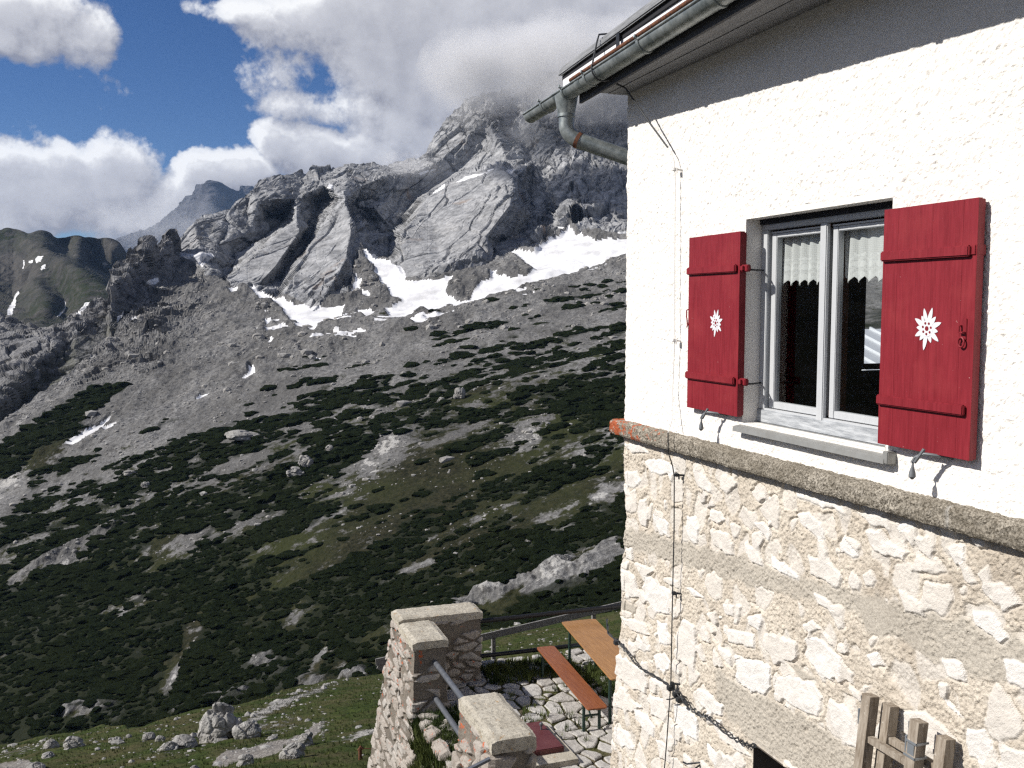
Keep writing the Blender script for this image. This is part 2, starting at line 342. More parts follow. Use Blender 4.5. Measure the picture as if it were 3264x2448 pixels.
def _sheet(name, X, Y, D, bumpf, label, mt, keep, snow=None, snowP=None, attrs=None, back=True, snow_amp=5.0, snow_sc=.12, rows_drop=None):
    """X,Y photo coordinates of the grid, D forward distance -> world surface, displaced by bumpf(P, n)"""
    P = at(X, Y, D); n = grid_normals(P)
    n = np.stack([blur(n[..., c], 12) for c in range(3)], -1); n /= np.linalg.norm(n, axis=-1, keepdims=True)
    P = P+n*bumpf(P, X, Y)[..., None]
    if back:                            # carry the surface over its crest and down behind
        e = P[:, -1:, :]; out = e/np.linalg.norm(e[..., :2], axis=-1, keepdims=True)*np.array([1, 1, 0]); d = D[:, -1:, None]
        P = np.concatenate([P, e+out*d*.03-np.array([0, 0, 1])*d*.01, e+out*d*.10-np.array([0, 0, 1])*d*.10], 1)
        pad = lambda A: np.concatenate([A, A[:, -1:], A[:, -1:]], 1)
        X, Y = pad(X), pad(Y); attrs = {k: pad(v) for k, v in (attrs or {}).items()}
    nu, nv = X.shape; V = P.reshape(-1, 3); Fq = grid_faces(nu, nv)
    if keep is not None: Fq = Fq[keep.ravel()[Fq].all(1)]
    objs = []
    if snowP:
        sm = snowmask(X, Y, P, snowP, snow_amp, snow_sc).ravel(); fs = sm[Fq].sum(1) >= 3
        for nm, sel, mm, lb, kd in ((name, ~fs, mt, label, 'structure'), (snow[0], fs, snow[1], snow[2], 'stuff')):
            if not sel.any(): continue
            f = Fq[sel]; used, inv = np.unique(f, return_inverse=True)
            me = mesh_np(nm, V[used], inv.reshape(f.shape), True if kd == 'stuff' else False, {k: v.ravel()[used] for k, v in (attrs or {}).items()}, [mm])
            objs.append(tag(link(nm, me), lb, snow[0] if kd == 'stuff' else name.replace('_', ' '), None, kd))
    else:
        me = mesh_np(name, V, Fq, False, {k: v.ravel() for k, v in (attrs or {}).items()}, [mt])
        objs.append(tag(link(name, me), label, name.replace('_', ' '), None, 'structure'))
    return P, objs

def rock_mat(name, base, dark, tan, sc=1.0, grass=None, ochre=0.0):
    m = mat(name, base, .92, 0, .15); g = G(m)
    big = g.noise(.012*sc, 6, .6); fine = g.noise(.16*sc, 8, .7); str_ = g.noise(.05*sc, 7, .65, vec=g.map(scale=(1, .35, 2.6), rot=(0, R(24), 0)))
    c = g.mix(g.ramp(big, [(.35, 0), (.65, 1)]), base, tan); c = g.mix(g.ramp(str_, [(.38, 0), (.60, .9)]), c, dark); c = g.mix(g.ramp(g.noise(.03*sc, 8, .75, vec=g.map(scale=(1.6, 1.6, .45), loc=(7, 3, 5))), [(.50, 0), (.60, .75)]), c, tuple(k*.62 for k in dark))
    c = g.mix(g.ramp(fine, [(.45, 0), (.75, .7)]), c, tuple(min(1, k*1.35) for k in base))
    if ochre:
        oc = g.noise(.022*sc, 5, .6, vec=g.map(scale=(1, 1, .5))); c = g.mix(g.ramp(oc, [(.62, 0), (.74, ochre)]), c, (.27, .19, .13))
    if grass: c = g.mix(g.math('MULTIPLY', g.attr('grass'), g.ramp(g.noise(.10*sc, 6, .7), [(.38, 0), (.55, 1)])), c, grass)
    ck = g.vor(.06*sc, vec=g.map(scale=(1.0, .5, 1.6), rot=(0, R(-30), R(20))), feat='DISTANCE_TO_EDGE')
    b = g.bump(g.ramp(ck, [(0, 0), (.04, 1)]), 1.2/sc, .3); b = g.bump(str_, 3/sc, .4, b); b = g.bump(fine, 1.4/sc, .6, b)
    g.set(col=c, nor=b); return m
M = {}
M['snow'] = mat('old_snow', (.80, .81, .84), .6, 0, .3); g = G(M['snow'])
g.set(col=g.mix(g.ramp(g.noise(.06, 6, .6), [(.42, 0), (.66, .75)]), (.80, .805, .82), (.50, .495, .50)), nor=g.bump(g.noise(.1, 3), .8, .15))
M['rock'] = rock_mat('limestone_wall', (.385, .39, .40), (.17, .173, .18), (.285, .282, .28), 1.0, ochre=.6)
M['spur'] = rock_mat('shattered_rock', (.23, .23, .235), (.11, .11, .115), (.20, .19, .175), 1.6, grass=(.045, .048, .02))
M['ridge'] = rock_mat('ridge_rock', (.07, .066, .062), (.035, .034, .032), (.085, .077, .065), .4, grass=(.019, .025, .009))
M['far'] = rock_mat('far_rock', (.10, .10, .11), (.04, .04, .05), (.08, .08, .09), .15)
# hillside ground: scree + turf
m = mat('hillside_ground', (.3, .3, .3), .95, 0, .1); g = G(m)
fine = g.noise(.55, 8, .72); med = g.noise(.09, 6, .62); bigg = g.noise(.02, 4, .55)
peb = g.vor(.5, feat='F1'); pebc = g.vor(.5, feat='F1', out='Color')
sc_ = g.mix(g.ramp(fine, [(.35, 0), (.68, 1)]), (.095, .094, .094), (.31, .308, .305)); sc_ = g.mix(g.ramp(med, [(.4, 0), (.65, .5)]), sc_, (.195, .19, .182))
sc_ = g.mix(g.ramp(g.noise(1.1, 4, .7), [(.60, 0), (.70, 1)]), sc_, (.40, .395, .38))
tu = g.mix(g.ramp(fine, [(.4, 0), (.65, 1)]), (.012, .014, .007), (.043, .040, .022)); tu = g.mix(g.ramp(bigg, [(.4, 0), (.62, .8)]), tu, (.034, .040, .014))
sc_ = g.mix(g.ramp(g.noise(.35, 5, .7), [(.53, 0), (.63, .75)]), sc_, (.075, .07, .066)); sc_ = g.mix(g.ramp(g.noise(.022, 8, .72, vec=g.map(scale=(1, .4, 1))), [(.40, 0), (.58, .75)]), sc_, (.085, .083, .08))
tm = g.math('ADD', g.attr('grass'), g.math('MULTIPLY_ADD', g.noise(.16, 7, .7), 1.6, -.8))
c = g.mix(g.ramp(tm, [(.42, 0), (.56, 1)]), sc_, tu)
rk = g.math('ADD', g.attr('pale'), g.math('MULTIPLY_ADD', g.noise(.35, 6, .7, vec=g.map(scale=(1, .6, 1))), 1.5, -.75))
c = g.mix(g.ramp(rk, [(.5, 0), (.62, 1)]), c, g.mix(fine, (.26, .255, .245), (.50, .49, .47)))
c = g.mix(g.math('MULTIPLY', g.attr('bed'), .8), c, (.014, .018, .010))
b = g.bump(med, 3, .5); b = g.bump(fine, 1.0, .9, b); g.set(col=c, nor=b); M['hill'] = m

# ---- S2: the long slope with dwarf pines, scree and snow
T2 = pl([-700, 0, 150, 350, 480, 560, 655, 740, 870, 1000, 1113, 1154, 1200, 1244, 1294, 1393, 1475, 1565, 1633, 1705, 1746, 1818, 1859, 1976, 2200, 2900],
        [1560, 1385, 1270, 1110, 960, 870, 860, 925, 950, 985, 935, 805, 830, 842, 888, 900, 878, 845, 805, 810, 770, 705, 755, 765, 740, 700])
_bt = lambda: 0
_bx = np.arange(600, 2700, 4.0); _bp = np.interp(_bx, [650, 700, 760, 870, 950, 1050, 1200, 1400, 1700, 2000, 2300, 2600], [1240, 1150, 1040, 880, 760, 620, 500, 405, 315, 255, 212, 185])
for _ in range(40): _bp[1:-1] = (_bp[:-2]+2*_bp[1:-1]+_bp[2:])/4
basep = lambda q: np.interp(q, _bx, _bp)
fpx = pl([-700, 0, 1000, 2000, 2900], [1.35, 1.22, 1.0, .80, .66])
def D2(X, Y): return basep(Y)*fpx(X)
EDGE = pl([-700, -300, 0, 118, 206, 330, 411, 458, 558, 646, 764, 823, 964, 1058, 1246, 1400, 1540, 1960, 2400, 3200, 4800],
          [2470, 2410, 2364, 2338, 2326, 2320, 2336, 2329, 2294, 2276, 2253, 2241, 2188, 2170, 2141, 2070, 2010, 1945, 1880, 1800, 1700])
nu, nv = 780, 600
xs = np.concatenate([np.linspace(-560, 2060, nu-70), np.linspace(2070, 3150, 70)])
t = np.linspace(0, 1, nv)
X = np.repeat(xs[:, None], nv, 1); bot = EDGE(xs)+130; top = pl([-700, 0, 150, 350, 480, 560, 655, 800, 1000, 1154, 1400, 1700, 2000, 2300, 3200], [1540, 1365, 1245, 1085, 935, 850, 815, 790, 770, 760, 735, 700, 690, 680, 680])(xs)
Y = bot[:, None]+(top-bot)[:, None]*t[None, :]
D = D2(X, Y)
P0 = at(X, Y, D)
DS = at(1250, 1420, D2(1250, 1420))-at(1000, 1520, D2(1000, 1520)); DS /= np.linalg.norm(DS)    # run of the terraces
def aniso(P, k):                        # compress coordinates along the run direction
    a = P@DS; return P-DS*(a*(1-k))[..., None]
FALL = np.cross(DS, [0, 0, 1.0]); FALL /= np.linalg.norm(FALL)
def hill_parts(P, X, Y):
    A = aniso(P, .22)
    led = fbm(A, .035, 4, 5)
    return A, led
A0, led0 = hill_parts(P0, X, Y)
def spots(X, Y, L):                     # soft ellipses on the slope: (x, y, rx, ry, angle, weight)
    o = np.zeros(X.shape)
    for x, y, rx, ry, an, w in L:
        ca, sa = math.cos(R(an)), math.sin(R(an)); dx, dy = X-x, Y-y; u = (dx*ca-dy*sa)/rx; v = (dx*sa+dy*ca)/ry
        o = np.maximum(o, w*np.clip(1.3-(u*u+v*v)**.5, 0, 1)) if w > 0 else np.minimum(o, w*np.clip(1.3-(u*u+v*v)**.5, 0, 1))
    return o
upl = pl([-700, 0, 220, 640, 1000, 1300, 1660, 2000, 2700], [1700, 1500, 1405, 1300, 1170, 1060, 975, 930, 860])     # upper limit of the pines
dd = (Y-upl(X))
dens = np.interp(dd, [-40, 0, 60, 170, 330, 520, 800, 1000], [0, .06, .24, .52, .66, .72, .90, 1.0])+np.interp(X, [0, 900, 1500, 2000], [.16, .08, -.06, -.02])*sst(0, 200, dd)
gaps = spots(X, Y, [(700, 1500, 240, 26, 24, -.5), (1050, 1650, 220, 26, 26, -.5), (400, 1930, 130, 40, 20, -.4), (1500, 1660, 180, 28, 24, -.5), (1450, 1280, 240, 22, 20, -.4), (1150, 1350, 200, 22, 22, -.35), (880, 1420, 160, 20, 22, -.35), (300, 1560, 200, 16, 26, -.35), (1200, 1480, 75, 190, -42, -.7), (1330, 1560, 200, 90, 12, -.42), (1800, 1440, 190, 60, 25, -.6), (1680, 1385, 140, 60, 25, -.5), (1900, 1570, 260, 45, 20, -.6), (1420, 1400, 170, 28, 28, -.5),
     (790, 1700, 160, 90, 18, -.5), (550, 1760, 130, 60, 25, -.5), (1080, 1780, 220, 60, 32, -.5), (1010, 1560, 200, 40, 25, -.25), (30, 1560, 60, 130, -30, -.8), (200, 1770, 180, 22, 30, -.6), (360, 1660, 160, 22, 27, -.4),
     (930, 1960, 40, 110, -25, -.6), (560, 2120, 26, 190, -28, -.9), (1020, 2080, 25, 120, -30, -.7), (1800, 1840, 230, 45, 25, -1.0), (1600, 1890, 200, 40, 22, -.8), (1330, 1790, 200, 22, 25, -.35), (500, 1400, 300, 14, 24, -.3), (1350, 1870, 260, 22, 24, -.55), (1300, 1960, 200, 25, 26, -.5),
     (700, 2230, 230, 32, 12, -.6), (250, 2270, 120, 32, 4, -.6), (850, 2120, 90, 50, 10, -.6), (1050, 2170, 130, 22, 5, -1.0), (1150, 2120, 120, 20, 5, -.8)])
# little rock bands low on the slope
band = spots(X, Y, [(1800, 1835, 260, 60, 24, 1.0), (1600, 1895, 230, 50, 22, 1.0), (1080, 2165, 170, 30, 5, .9), (830, 2110, 90, 60, 10, .75), (250, 2270, 140, 40, 4, .8), (700, 2235, 190, 36, 12, .8), (200, 1770, 200, 24, 30, .8), (370, 1670, 160, 20, 28, .6), (1880, 1990, 160, 40, 18, .6)])
pale = spots(X, Y, [(260, 1190, 330, 26, 38, .5), (130, 1330, 220, 16, 37, .5), (930, 1330, 160, 14, 20, .3), (1180, 1230, 220, 16, 20, .3), (700, 1500, 220, 14, 24, .36), (1050, 1650, 200, 12, 26, .36), (400, 1930, 120, 20, 20, .3), (1500, 1660, 160, 14, 24, .4), (1200, 1470, 62, 180, -42, .62), (1690, 1380, 110, 50, 30, .5), (1900, 1440, 150, 40, 30, .55), (1880, 1590, 200, 26, 22, .5), (1420, 1395, 130, 16, 28, .45), (30, 1550, 60, 130, -35, .6), (790, 1640, 110, 50, 30, .42), (620, 1720, 90, 40, 30, .38),
      (575, 2110, 16, 190, -28, .6), (1020, 2080, 15, 120, -30, .6), (930, 1970, 25, 90, -25, .45), (1720, 1700, 250, 14, 24, .4), (1320, 1800, 240, 10, 24, .42), (1100, 1870, 200, 8, 24, .3), (200, 1800, 200, 10, 30, .5)])
brk = np.clip(.55+fbm(P0, .09, 4, 63, .6)*2.6, .0, 1.1); band = band*np.clip(brk+.15, 0, 1); pale = pale*np.clip(brk+.3, 0, 1.1); pale = np.maximum(pale, band*.58)
grassA = np.interp(dd, [-260, -80, 60, 300, 700], [-.3, .0, .24, .52, .68])-pale*.6+spots(X, Y, [(1380, 1560, 260, 110, 15, .5), (1900, 1300, 200, 40, 25, .6), (1250, 1000, 90, 12, 18, .45), (1650, 1930, 300, 40, 20, .3), (120, 1450, 60, 160, -50, .75), (1500, 1270, 90, 20, 20, .3)])-.55*band
grassA = np.clip(grassA, -.3, 1)
pn = fbm(aniso(P0, .24), .052, 4, 21, .6)*1.8+.5+fbm(aniso(P0, .6), .17, 4, 23, .65)*1.25
upp = spots(X, Y, [(235, 1345, 190, 34, 33, 1.0), (30, 1470, 90, 40, 35, 1.0), (120, 1400, 90, 24, 33, .8)])
pine = (((pn < (dens+gaps)) & (dens > .02)) | ((upp > .05) & (upp+(pn-.5)*-.6 > .35))) & (Y > T2(X)+8) & ~snowmask(X, Y, P0, SNOW, 6, .07)
def hillbump(P, X, Y):
    snm = 1-.75*blur(snowmask(X, Y, P, SNOW, 6, .07).astype(float), 3)
    A = aniso(P, .25); k = P[..., 1]/300.0
    h = fbm(A, .02, 3, 5)*5.0*k+fbm(P, .12, 4, 8)*1.0*k**.5*snm
    rb = fbm(aniso(P, .3)*np.array([1, 1, 2.5]), .10, 4, 31, ridged=True)
    h = h+band*(rb*3.6+1.5)+sst(200, 0, dd)*(fbm(P, .05, 5, 9, ridged=True)*.9*k+fbm(P, .3, 3, 10)*.35*k**.5)*snm
    crag = spots(X, Y, [(480, 1060, 150, 130, 50, 1.0), (330, 1180, 130, 60, 45, .8), (620, 900, 50, 60, 0, .5)])
    b1, b2, bi, btl = vort(P, 1/16., 25); h = h+snm*(1-band)*sst(120, -60, dd)*(fbm(P*np.array([1, .35, 1]), .035, 4, 44, .55, True)*1.8*k)
    h = h+crag*((bi-.4)*4+btl*5+fbm(P, .09, 5, 33, .6, True)*3)
    return h
P2, hill_objs = sheet('hillside', X, Y, D, hillbump, 'long scree and turf slope falling to the left across the valley', M['hill'],
    ('snow_patch', M['snow'], 'bright white snowfields and patches lying on the scree under the cliffs'), SNOW, dict(grass=grassA, pale=pale, bed=blur(pine.astype(float), 1)), back=False, snow_amp=6, snow_sc=.07, keep=Y >= T2(X)-3)
P2 = P2[:, :nv]; N2 = grid_normals(P2)
# dwarf pines as one tangled mass of leafy cushions over the slope
import bmesh
def ico(sub):
    bm = bmesh.new(); bmesh.ops.create_icosphere(bm, subdivisions=sub, radius=1); bm.verts.index_update()
    V = np.array([v.co[:] for v in bm.verts]); Fc = np.array([[v.index for v in f.verts] for f in bm.faces]); bm.free(); return V, Fc
def cushion(k, sub=2):
    V, Fc = ico(sub); keep = (V[Fc][:, :, 2].mean(1) > -.35); Fc = Fc[keep]
    n = fbm(V, 1.9, 3, 40+k)*.75+noise(V, 5.5, 60+k)*.32
    V = V*(1+n)[:, None]; V[:, 2] *= .8
    u, inv = np.unique(Fc, return_inverse=True); return V[u], inv.reshape(Fc.shape)
TPL = [cushion(k) for k in range(8)]
m = mat('dwarf_pine_needles', (.02, .03, .015), .95, 0, .02); g = G(m)
c = g.mix(g.ramp(g.noise(1.3, 5, .7), [(.35, 0), (.7, 1)]), (.004, .007, .004), (.017, .024, .010)); c = g.mix(g.ramp(g.noise(.9, 4, .7, vec=g.map(loc=(4, 4, 4))), [(.55, 0), (.68, .7)]), c, (.034, .044, .018)); c = g.mix(g.ramp(g.noise(.06, 3), [(.4, 0), (.65, .6)]), c, (.016, .021, .009))
g.set(col=c, nor=g.bump(g.noise(2.4, 6, .8), .8, 1.0)); M['pine'] = m
def scatter(pos, size, tpls, name, mt, label, cat, stretch=None, zrot=None, sink=.1, kind='stuff'):
    VV = []; FF = []; b = 0
    idx = rng.integers(0, len(tpls), len(pos))
    for k, (tv, tf) in enumerate(tpls):
        s_ = np.where(idx == k)[0]
        if not len(s_): continue
        a = rng.uniform(0, 6.28, len(s_)) if zrot is None else zrot+rng.normal(0, .25, len(s_))
        sz = size[s_]; st = np.ones((len(s_), 3)) if stretch is None else rng.uniform(stretch[0], stretch[1], (len(s_), 3))
        v = tv[None]*st[:, None, :]*sz[:, None, None]; ca, sa = np.cos(a)[:, None], np.sin(a)[:, None]
        x = v[..., 0]*ca-v[..., 1]*sa; y = v[..., 0]*sa+v[..., 1]*ca
        v = np.stack([x, y, v[..., 2]], -1)+pos[s_][:, None, :]-np.array([0, 0, sink])*sz[:, None, None]
        VV.append(v.reshape(-1, 3)); FF.append((tf[None]+(np.arange(len(s_))*len(tv))[:, None, None]).reshape(-1, 3)+b); b += v.shape[0]*v.shape[1]
    me = mesh_np(name, np.concatenate(VV), np.concatenate(FF), False, None, [mt])
    return tag(link(name, me), label, cat, None, kind)
def sample_grid(P, mask, area_per, seed=0):
    """random points on grid cells, uniform by surface area"""
    e1 = P[1:, :-1]-P[:-1, :-1]; e2 = P[:-1, 1:]-P[:-1, :-1]; ar = np.linalg.norm(np.cross(e1, e2), axis=-1)*mask[:-1, :-1]
    ex = ar/area_per; r = np.random.default_rng(seed); n = r.poisson(ex)
    i, j = np.nonzero(n); rep = n[i, j]; i = np.repeat(i, rep); j = np.repeat(j, rep)
    u, v = r.random(len(i))[:, None], r.random(len(i))[:, None]
    return P[i, j]+u*(P[i+1, j]-P[i, j])+v*(P[i, j+1]-P[i, j]), i, j
inv_ = (X > -120) & (X < 2120)
pos, ii, jj = sample_grid(P2, pine & inv_, 3.0, 1)
rr = pos[:, 1]; pr = rng.random(len(pos)) < np.clip(300/rr, .25, 1)**1.2
pos, rr = pos[pr], rr[pr]
size = (.75+rng.pareto(3.0, len(pos)).clip(0, 1.6)*.9)*np.clip(rr/330, .95, 1.8)*(1+.9*np.clip(fbm(pos, .05, 3, 91)+fbm(pos, .3, 2, 92)*.7, -.35, .9))
zr = math.atan2(DS[1], DS[0])
print('pines', len(pos))
scatter(pos, size, TPL, 'dwarf_pine_thicket', M['pine'], 'dark green dwarf pine thickets spreading in bands over the slope', 'dwarf pine', (np.array([1.1, .8, .55]), np.array([2.0, 1.2, .95])), zr, .1)
# loose blocks on the scree and between the pines
def stone_tpl(k, sub=1):
    V, Fc = ico(sub); V = V*(1+noise(V, 1.3, 80+k)*.7)[:, None]; q = np.abs(V).max(1, keepdims=True); V = V*.55+V/q*.38; V[:, 2] *= .7; return V, Fc
STN = [stone_tpl(k) for k in range(7)]
M['stone'] = rock_mat('scree_stone', (.36, .355, .345), (.17, .165, .16), (.30, .28, .25), 12)
HX, HY = X, Y
sc_m = (~pine) & (~snowmask(X, Y, P0, SNOW, 6, .07)) & inv_ & (dd < 900) & (Y > T2(X)+6)
pos, ii, jj = sample_grid(P2, sc_m, 8, 2)
rr = pos[:, 1]; clus = fbm(pos, .03, 3, 77)+.5*pale[ii, jj]
pr = rng.random(len(pos)) < np.clip(.22+clus*1.9, .03, 1)*np.clip(420/rr, .1, 1)
pos, rr = pos[pr], rr[pr]; size = (.22+rng.pareto(3.2, len(pos))*.42)*np.clip(rr/330, .8, 2.6); size = np.clip(size, .2, 3.4)
print('stones', len(pos))
scatter(pos, size, STN, 'scree_rubble', M['stone'], 'pale loose blocks and rubble scattered over the scree slope', 'rubble', (.7, 1.3), None, 0.0)

# ---- S3: the limestone massif
FOOT = [(440, 575, 925), (465, 630, 905), (500, 640, 890), (550, 633, 880), (590, 648, 850), (640, 667, 830), (673, 672, 820), (755, 638, 850), (782, 550, 960), (843, 575, 930), (877, 605, 900), (944, 614, 880), (1000, 598, 880), (1060, 577, 900), (1107, 550, 930), (1156, 552, 930), (1183, 525, 950), (1232, 482, 1010), (1260, 514, 960), (1340, 520, 940), (1500, 505, 940), (2200, 480, 930)]
SKY = [(300, 560, 1010), (346, 520, 1020), (385, 525, 1050), (419, 483, 1080), (438, 458, 1120), (490, 449, 1150), (536, 430, 1180), (542, 412, 1180), (560, 390, 1210), (582, 385, 1230), (613, 378, 1250), (649, 367, 1280), (662, 378, 1280), (675, 360, 1300), (700, 361, 1320), (750, 350, 1340), (810, 348, 1370), (840, 350, 1400), (925, 330, 1420), (940, 296, 1440), (975, 255, 1470), (1005, 218, 1520), (1040, 210, 1560), (1106, 205, 1640), (1190, 165, 1720), (1280, 150, 1780), (1400, 150, 1780), (2200, 170, 1780)]
MID = [(1110, 385, 1120), (1104, 440, 1020), (1050, 510, 945), (960, 590, 885), (1080, 360, 1180), (1000, 380, 1225), (920, 430, 1185), (870, 500, 1060), (862, 560, 965), (872, 598, 905),
       (852, 500, 1200), (838, 556, 1060), (898, 430, 1340), (990, 366, 1380), (1092, 350, 1340), (1135, 400, 1340), (1150, 470, 1200), (1110, 535, 1000), (1070, 525, 1060), (1125, 500, 1125), (1200, 500, 1060), (1160, 540, 960),
       (745, 430, 1090), (700, 490, 1060), (650, 560, 960), (600, 640, 862), (762, 480, 1020), (748, 560, 920), (700, 645, 838), (795, 480, 1240), (784, 535, 1090), (760, 600, 960), (720, 430, 1250), (680, 480, 1220), (632, 550, 1100),
       (640, 480, 1110), (540, 560, 985), (475, 605, 925), (648, 500, 1070), (600, 570, 960), (545, 628, 890), (655, 545, 1130), (610, 600, 1010), (520, 560, 1110), (620, 478, 1240),
       (590, 430, 1150), (556, 440, 1140), (602, 468, 1290), (540, 500, 1120), (480, 480, 1100), (470, 530, 1040), (430, 530, 1000), (400, 560, 970), (640, 430, 1190), (700, 400, 1220), (690, 440, 1250), (780, 400, 1240), (760, 440, 1270), (850, 420, 1300), (840, 380, 1310), (900, 370, 1350), (950, 345, 1370), (810, 450, 1210), (800, 430, 1290),
       (1000, 300, 1400), (1050, 262, 1440), (1040, 320, 1410), (1090, 330, 1350), (1150, 350, 1370), (1180, 280, 1460), (1230, 250, 1530), (1110, 260, 1540), (1250, 400, 1250), (1210, 440, 1180), (1190, 470, 1220), (1300, 350, 1350), (1330, 450, 1110), (1180, 400, 1280), (1400, 400, 1230), (1280, 470, 1040), (1600, 350, 1300), (1600, 440, 1100)]
LN = [[(1080, 360), (1110, 385), (1104, 440), (1050, 510), (960, 590), (944, 614)], [(1080, 360), (1000, 380), (920, 430), (870, 500), (862, 560), (872, 598), (877, 605)], [(1092, 350), (990, 366), (898, 430), (852, 500), (838, 556), (843, 575)], [(1135, 400), (1150, 470), (1125, 500), (1070, 525)],
      [(600, 640), (650, 560), (700, 490), (745, 430), (762, 480), (748, 560), (700, 645)], [(795, 480), (784, 535), (760, 600), (755, 638)], [(720, 430), (680, 480), (632, 550)], [(475, 605), (540, 560), (640, 480), (648, 500), (600, 570), (545, 628)], [(620, 478), (520, 560)], [(655, 545), (610, 600)]]
LN = [[(a*TS, b*TS) for a, b in L] for L in LN]
f3 = mk_interp([(a*TS, b*TS, c) for a, b, c in FOOT+SKY+MID]+[(a*TS, b*TS+60, c-12) for a, b, c in FOOT]+[(a*TS, b*TS-60, c+30) for a, b, c in SKY], LN)
ft = pl([p[0]*TS for p in FOOT], [p[1]*TS for p in FOOT]); sk = pl([p[0]*TS for p in SKY], [p[1]*TS for p in SKY])
nu, nv = 620, 420
xs = np.concatenate([np.linspace(300*TS+4, 2060, nu-60), np.linspace(2070, 3100, 60)]); t = np.linspace(0, 1, nv)
bot = np.maximum(ft(xs), T2(xs))+26
bot = np.where(xs < 470*TS, np.maximum(bot, sk(xs)+150), bot)
wob = (fbm(np.stack([xs*.02, xs*0, xs*0], 1), 1, 4, 3)*14)*np.interp(xs, [500, 700, 1300, 1500], [.6, 1, 1, .3])
top = sk(xs)+wob
X = np.repeat(xs[:, None], nv, 1); Y = bot[:, None]+(top-bot)[:, None]*t[None]
D = f3(X, Y)
D = np.where(np.isnan(D), np.nanmean(D), D); D = blur(D, 2)
DR = at(1110*TS, 385*TS, 1120)-at(960*TS, 590*TS, 885); DR /= np.linalg.norm(DR)     # run of the beds
def an3(P, k): a = P@DR; return P-DR*(a*(1-k))[..., None]
def rockbump(P, X, Y):
    rough_ = .50+.8*sst(-.15, .35, fbm(P, .008, 3, 5))+.7*sst(330*TS, 250*TS, Y)+.9*sst(1130*TS, 1180*TS, X)-spots(X, Y, [(1430, 690, 210, 120, 40, .75), (1050, 790, 130, 60, 60, .6), (1300, 850, 90, 60, 50, .5), (860, 830, 130, 40, 40, .5)])*1.0
    rough_ = np.maximum(rough_, .12)
    Q = P+np.stack([noise(P, .012, 4), noise(P, .012, 6), noise(P, .012, 8)], -1)*16
    a1, a2, ai, atl = vort(an3(Q, .34), 1/60., 3, .95); b1, b2, bi, btl = vort(an3(Q, .30), 1/21., 5, .95); c1, c2, ci, ctl = vort(an3(Q, .5), 1/8., 7, .95)
    h = ((ai-.5)*5+atl*7+(bi-.5)*2.4+btl*4+(ci-.5)*1.3+ctl*2.2+fbm(an3(P, .25), .10, 4, 57, .6, True)*1.1)*rough_-sst(.03, 0, a2-a1)*3.2-sst(.05, 0, b2-b1)*1.8*rough_+fbm(P, .006, 3, 58)*5
    bedz = fbm(P, .006, 3, 66)*20+P@np.cross(DR, [0, 1, 0]); h = h+((bedz/13) % 1)*2.6*rough_
    fade = sst(0, .06, t)[None, :]
    sm = 0
    return (h-1)*(.35+.65*fade)*(1-sm)
P3, _ = sheet('rock_massif', X, Y, D, rockbump, 'grey limestone cliffs of tilted slabs rising into the cloud', M['rock'],
    ('snow_ledge', M['snow'], 'thin white snow strips lying on the ledges of the cliffs'), SNOW, {}, snow_amp=4, snow_sc=.04)
# ---- S4: shattered spur on the left
SKY4 = [(-500, 1040), (-200, 1010), (0, 997), (36, 1010), (90, 1035), (135, 1050), (181, 1037), (212, 1033), (244, 1005), (316, 960), (350, 933), (354, 893), (346, 847), (389, 829), (407, 811), (434, 793), (460, 765), (475, 755), (495, 768), (511, 761), (530, 735), (542, 728), (556, 730), (565, 760), (575, 800), (633, 852), (700, 900)]
D4s = pl([-500, 0, 244, 354, 475, 560, 700], [820, 760, 770, 830, 920, 980, 900])
sk4 = pl([p[0] for p in SKY4], [p[1] for p in SKY4])
nu, nv = 420, 300
xs = np.linspace(-480, 690, nu); t = np.linspace(0, 1, nv); X = np.repeat(xs[:, None], nv, 1)
bot = T2(xs)+26; top = sk4(xs); Y = bot[:, None]+(top-bot)[:, None]*t[None]
Db = D2(X, bot[:, None]*np.ones_like(X))+8; D = Db+(D4s(xs)[:, None]-Db)*t[None]**1.0
D = np.maximum(D, Db); D = D-55*np.exp(-((X-(330+(Y-900)*-.9))/70)**2)*sst(0, .2, t)[None]*sst(1.0, .7, t)[None]
g4 = spots(X, Y, [(130, 1230, 230, 60, 40, .8), (30, 1370, 200, 40, 45, .9), (400, 1060, 130, 70, 20, .5)])
lowq = spots(X, Y, [(160, 1250, 260, 55, 42, .75), (560, 960, 130, 130, 0, .6), (640, 1000, 100, 160, 0, .6)])
def spurb(P, X, Y):
    Q = P+np.stack([noise(P, .02, 4), noise(P, .02, 6), noise(P, .02, 8)], -1)*12
    a1, a2, ai, atl = vort(Q, 1/40., 13, .95); b1, b2, bi, btl = vort(Q, 1/13., 15, .95)
    h = (ai-.5)*4+atl*7-sst(.04, 0, a2-a1)*3+(bi-.5)*2+btl*4-sst(.06, 0, b2-b1)*1.5+fbm(P, .08, 5, 91, .62, True)*3.2+fbm(P, .01, 3, 95)*10
    return (h-2)*(.3+.7*sst(0, .15, t)[None])*(1-lowq)*np.interp(X, [560, 690], [1, .5])
sheet('rock_spur', X, Y, D, spurb, 'dark shattered rock spur above the gully on the left', M['spur'],
      ('snow_fleck', M['snow'], 'small white snow flecks in the hollows of the dark spur'), SNOW, dict(grass=g4), snow_amp=3, snow_sc=.06)
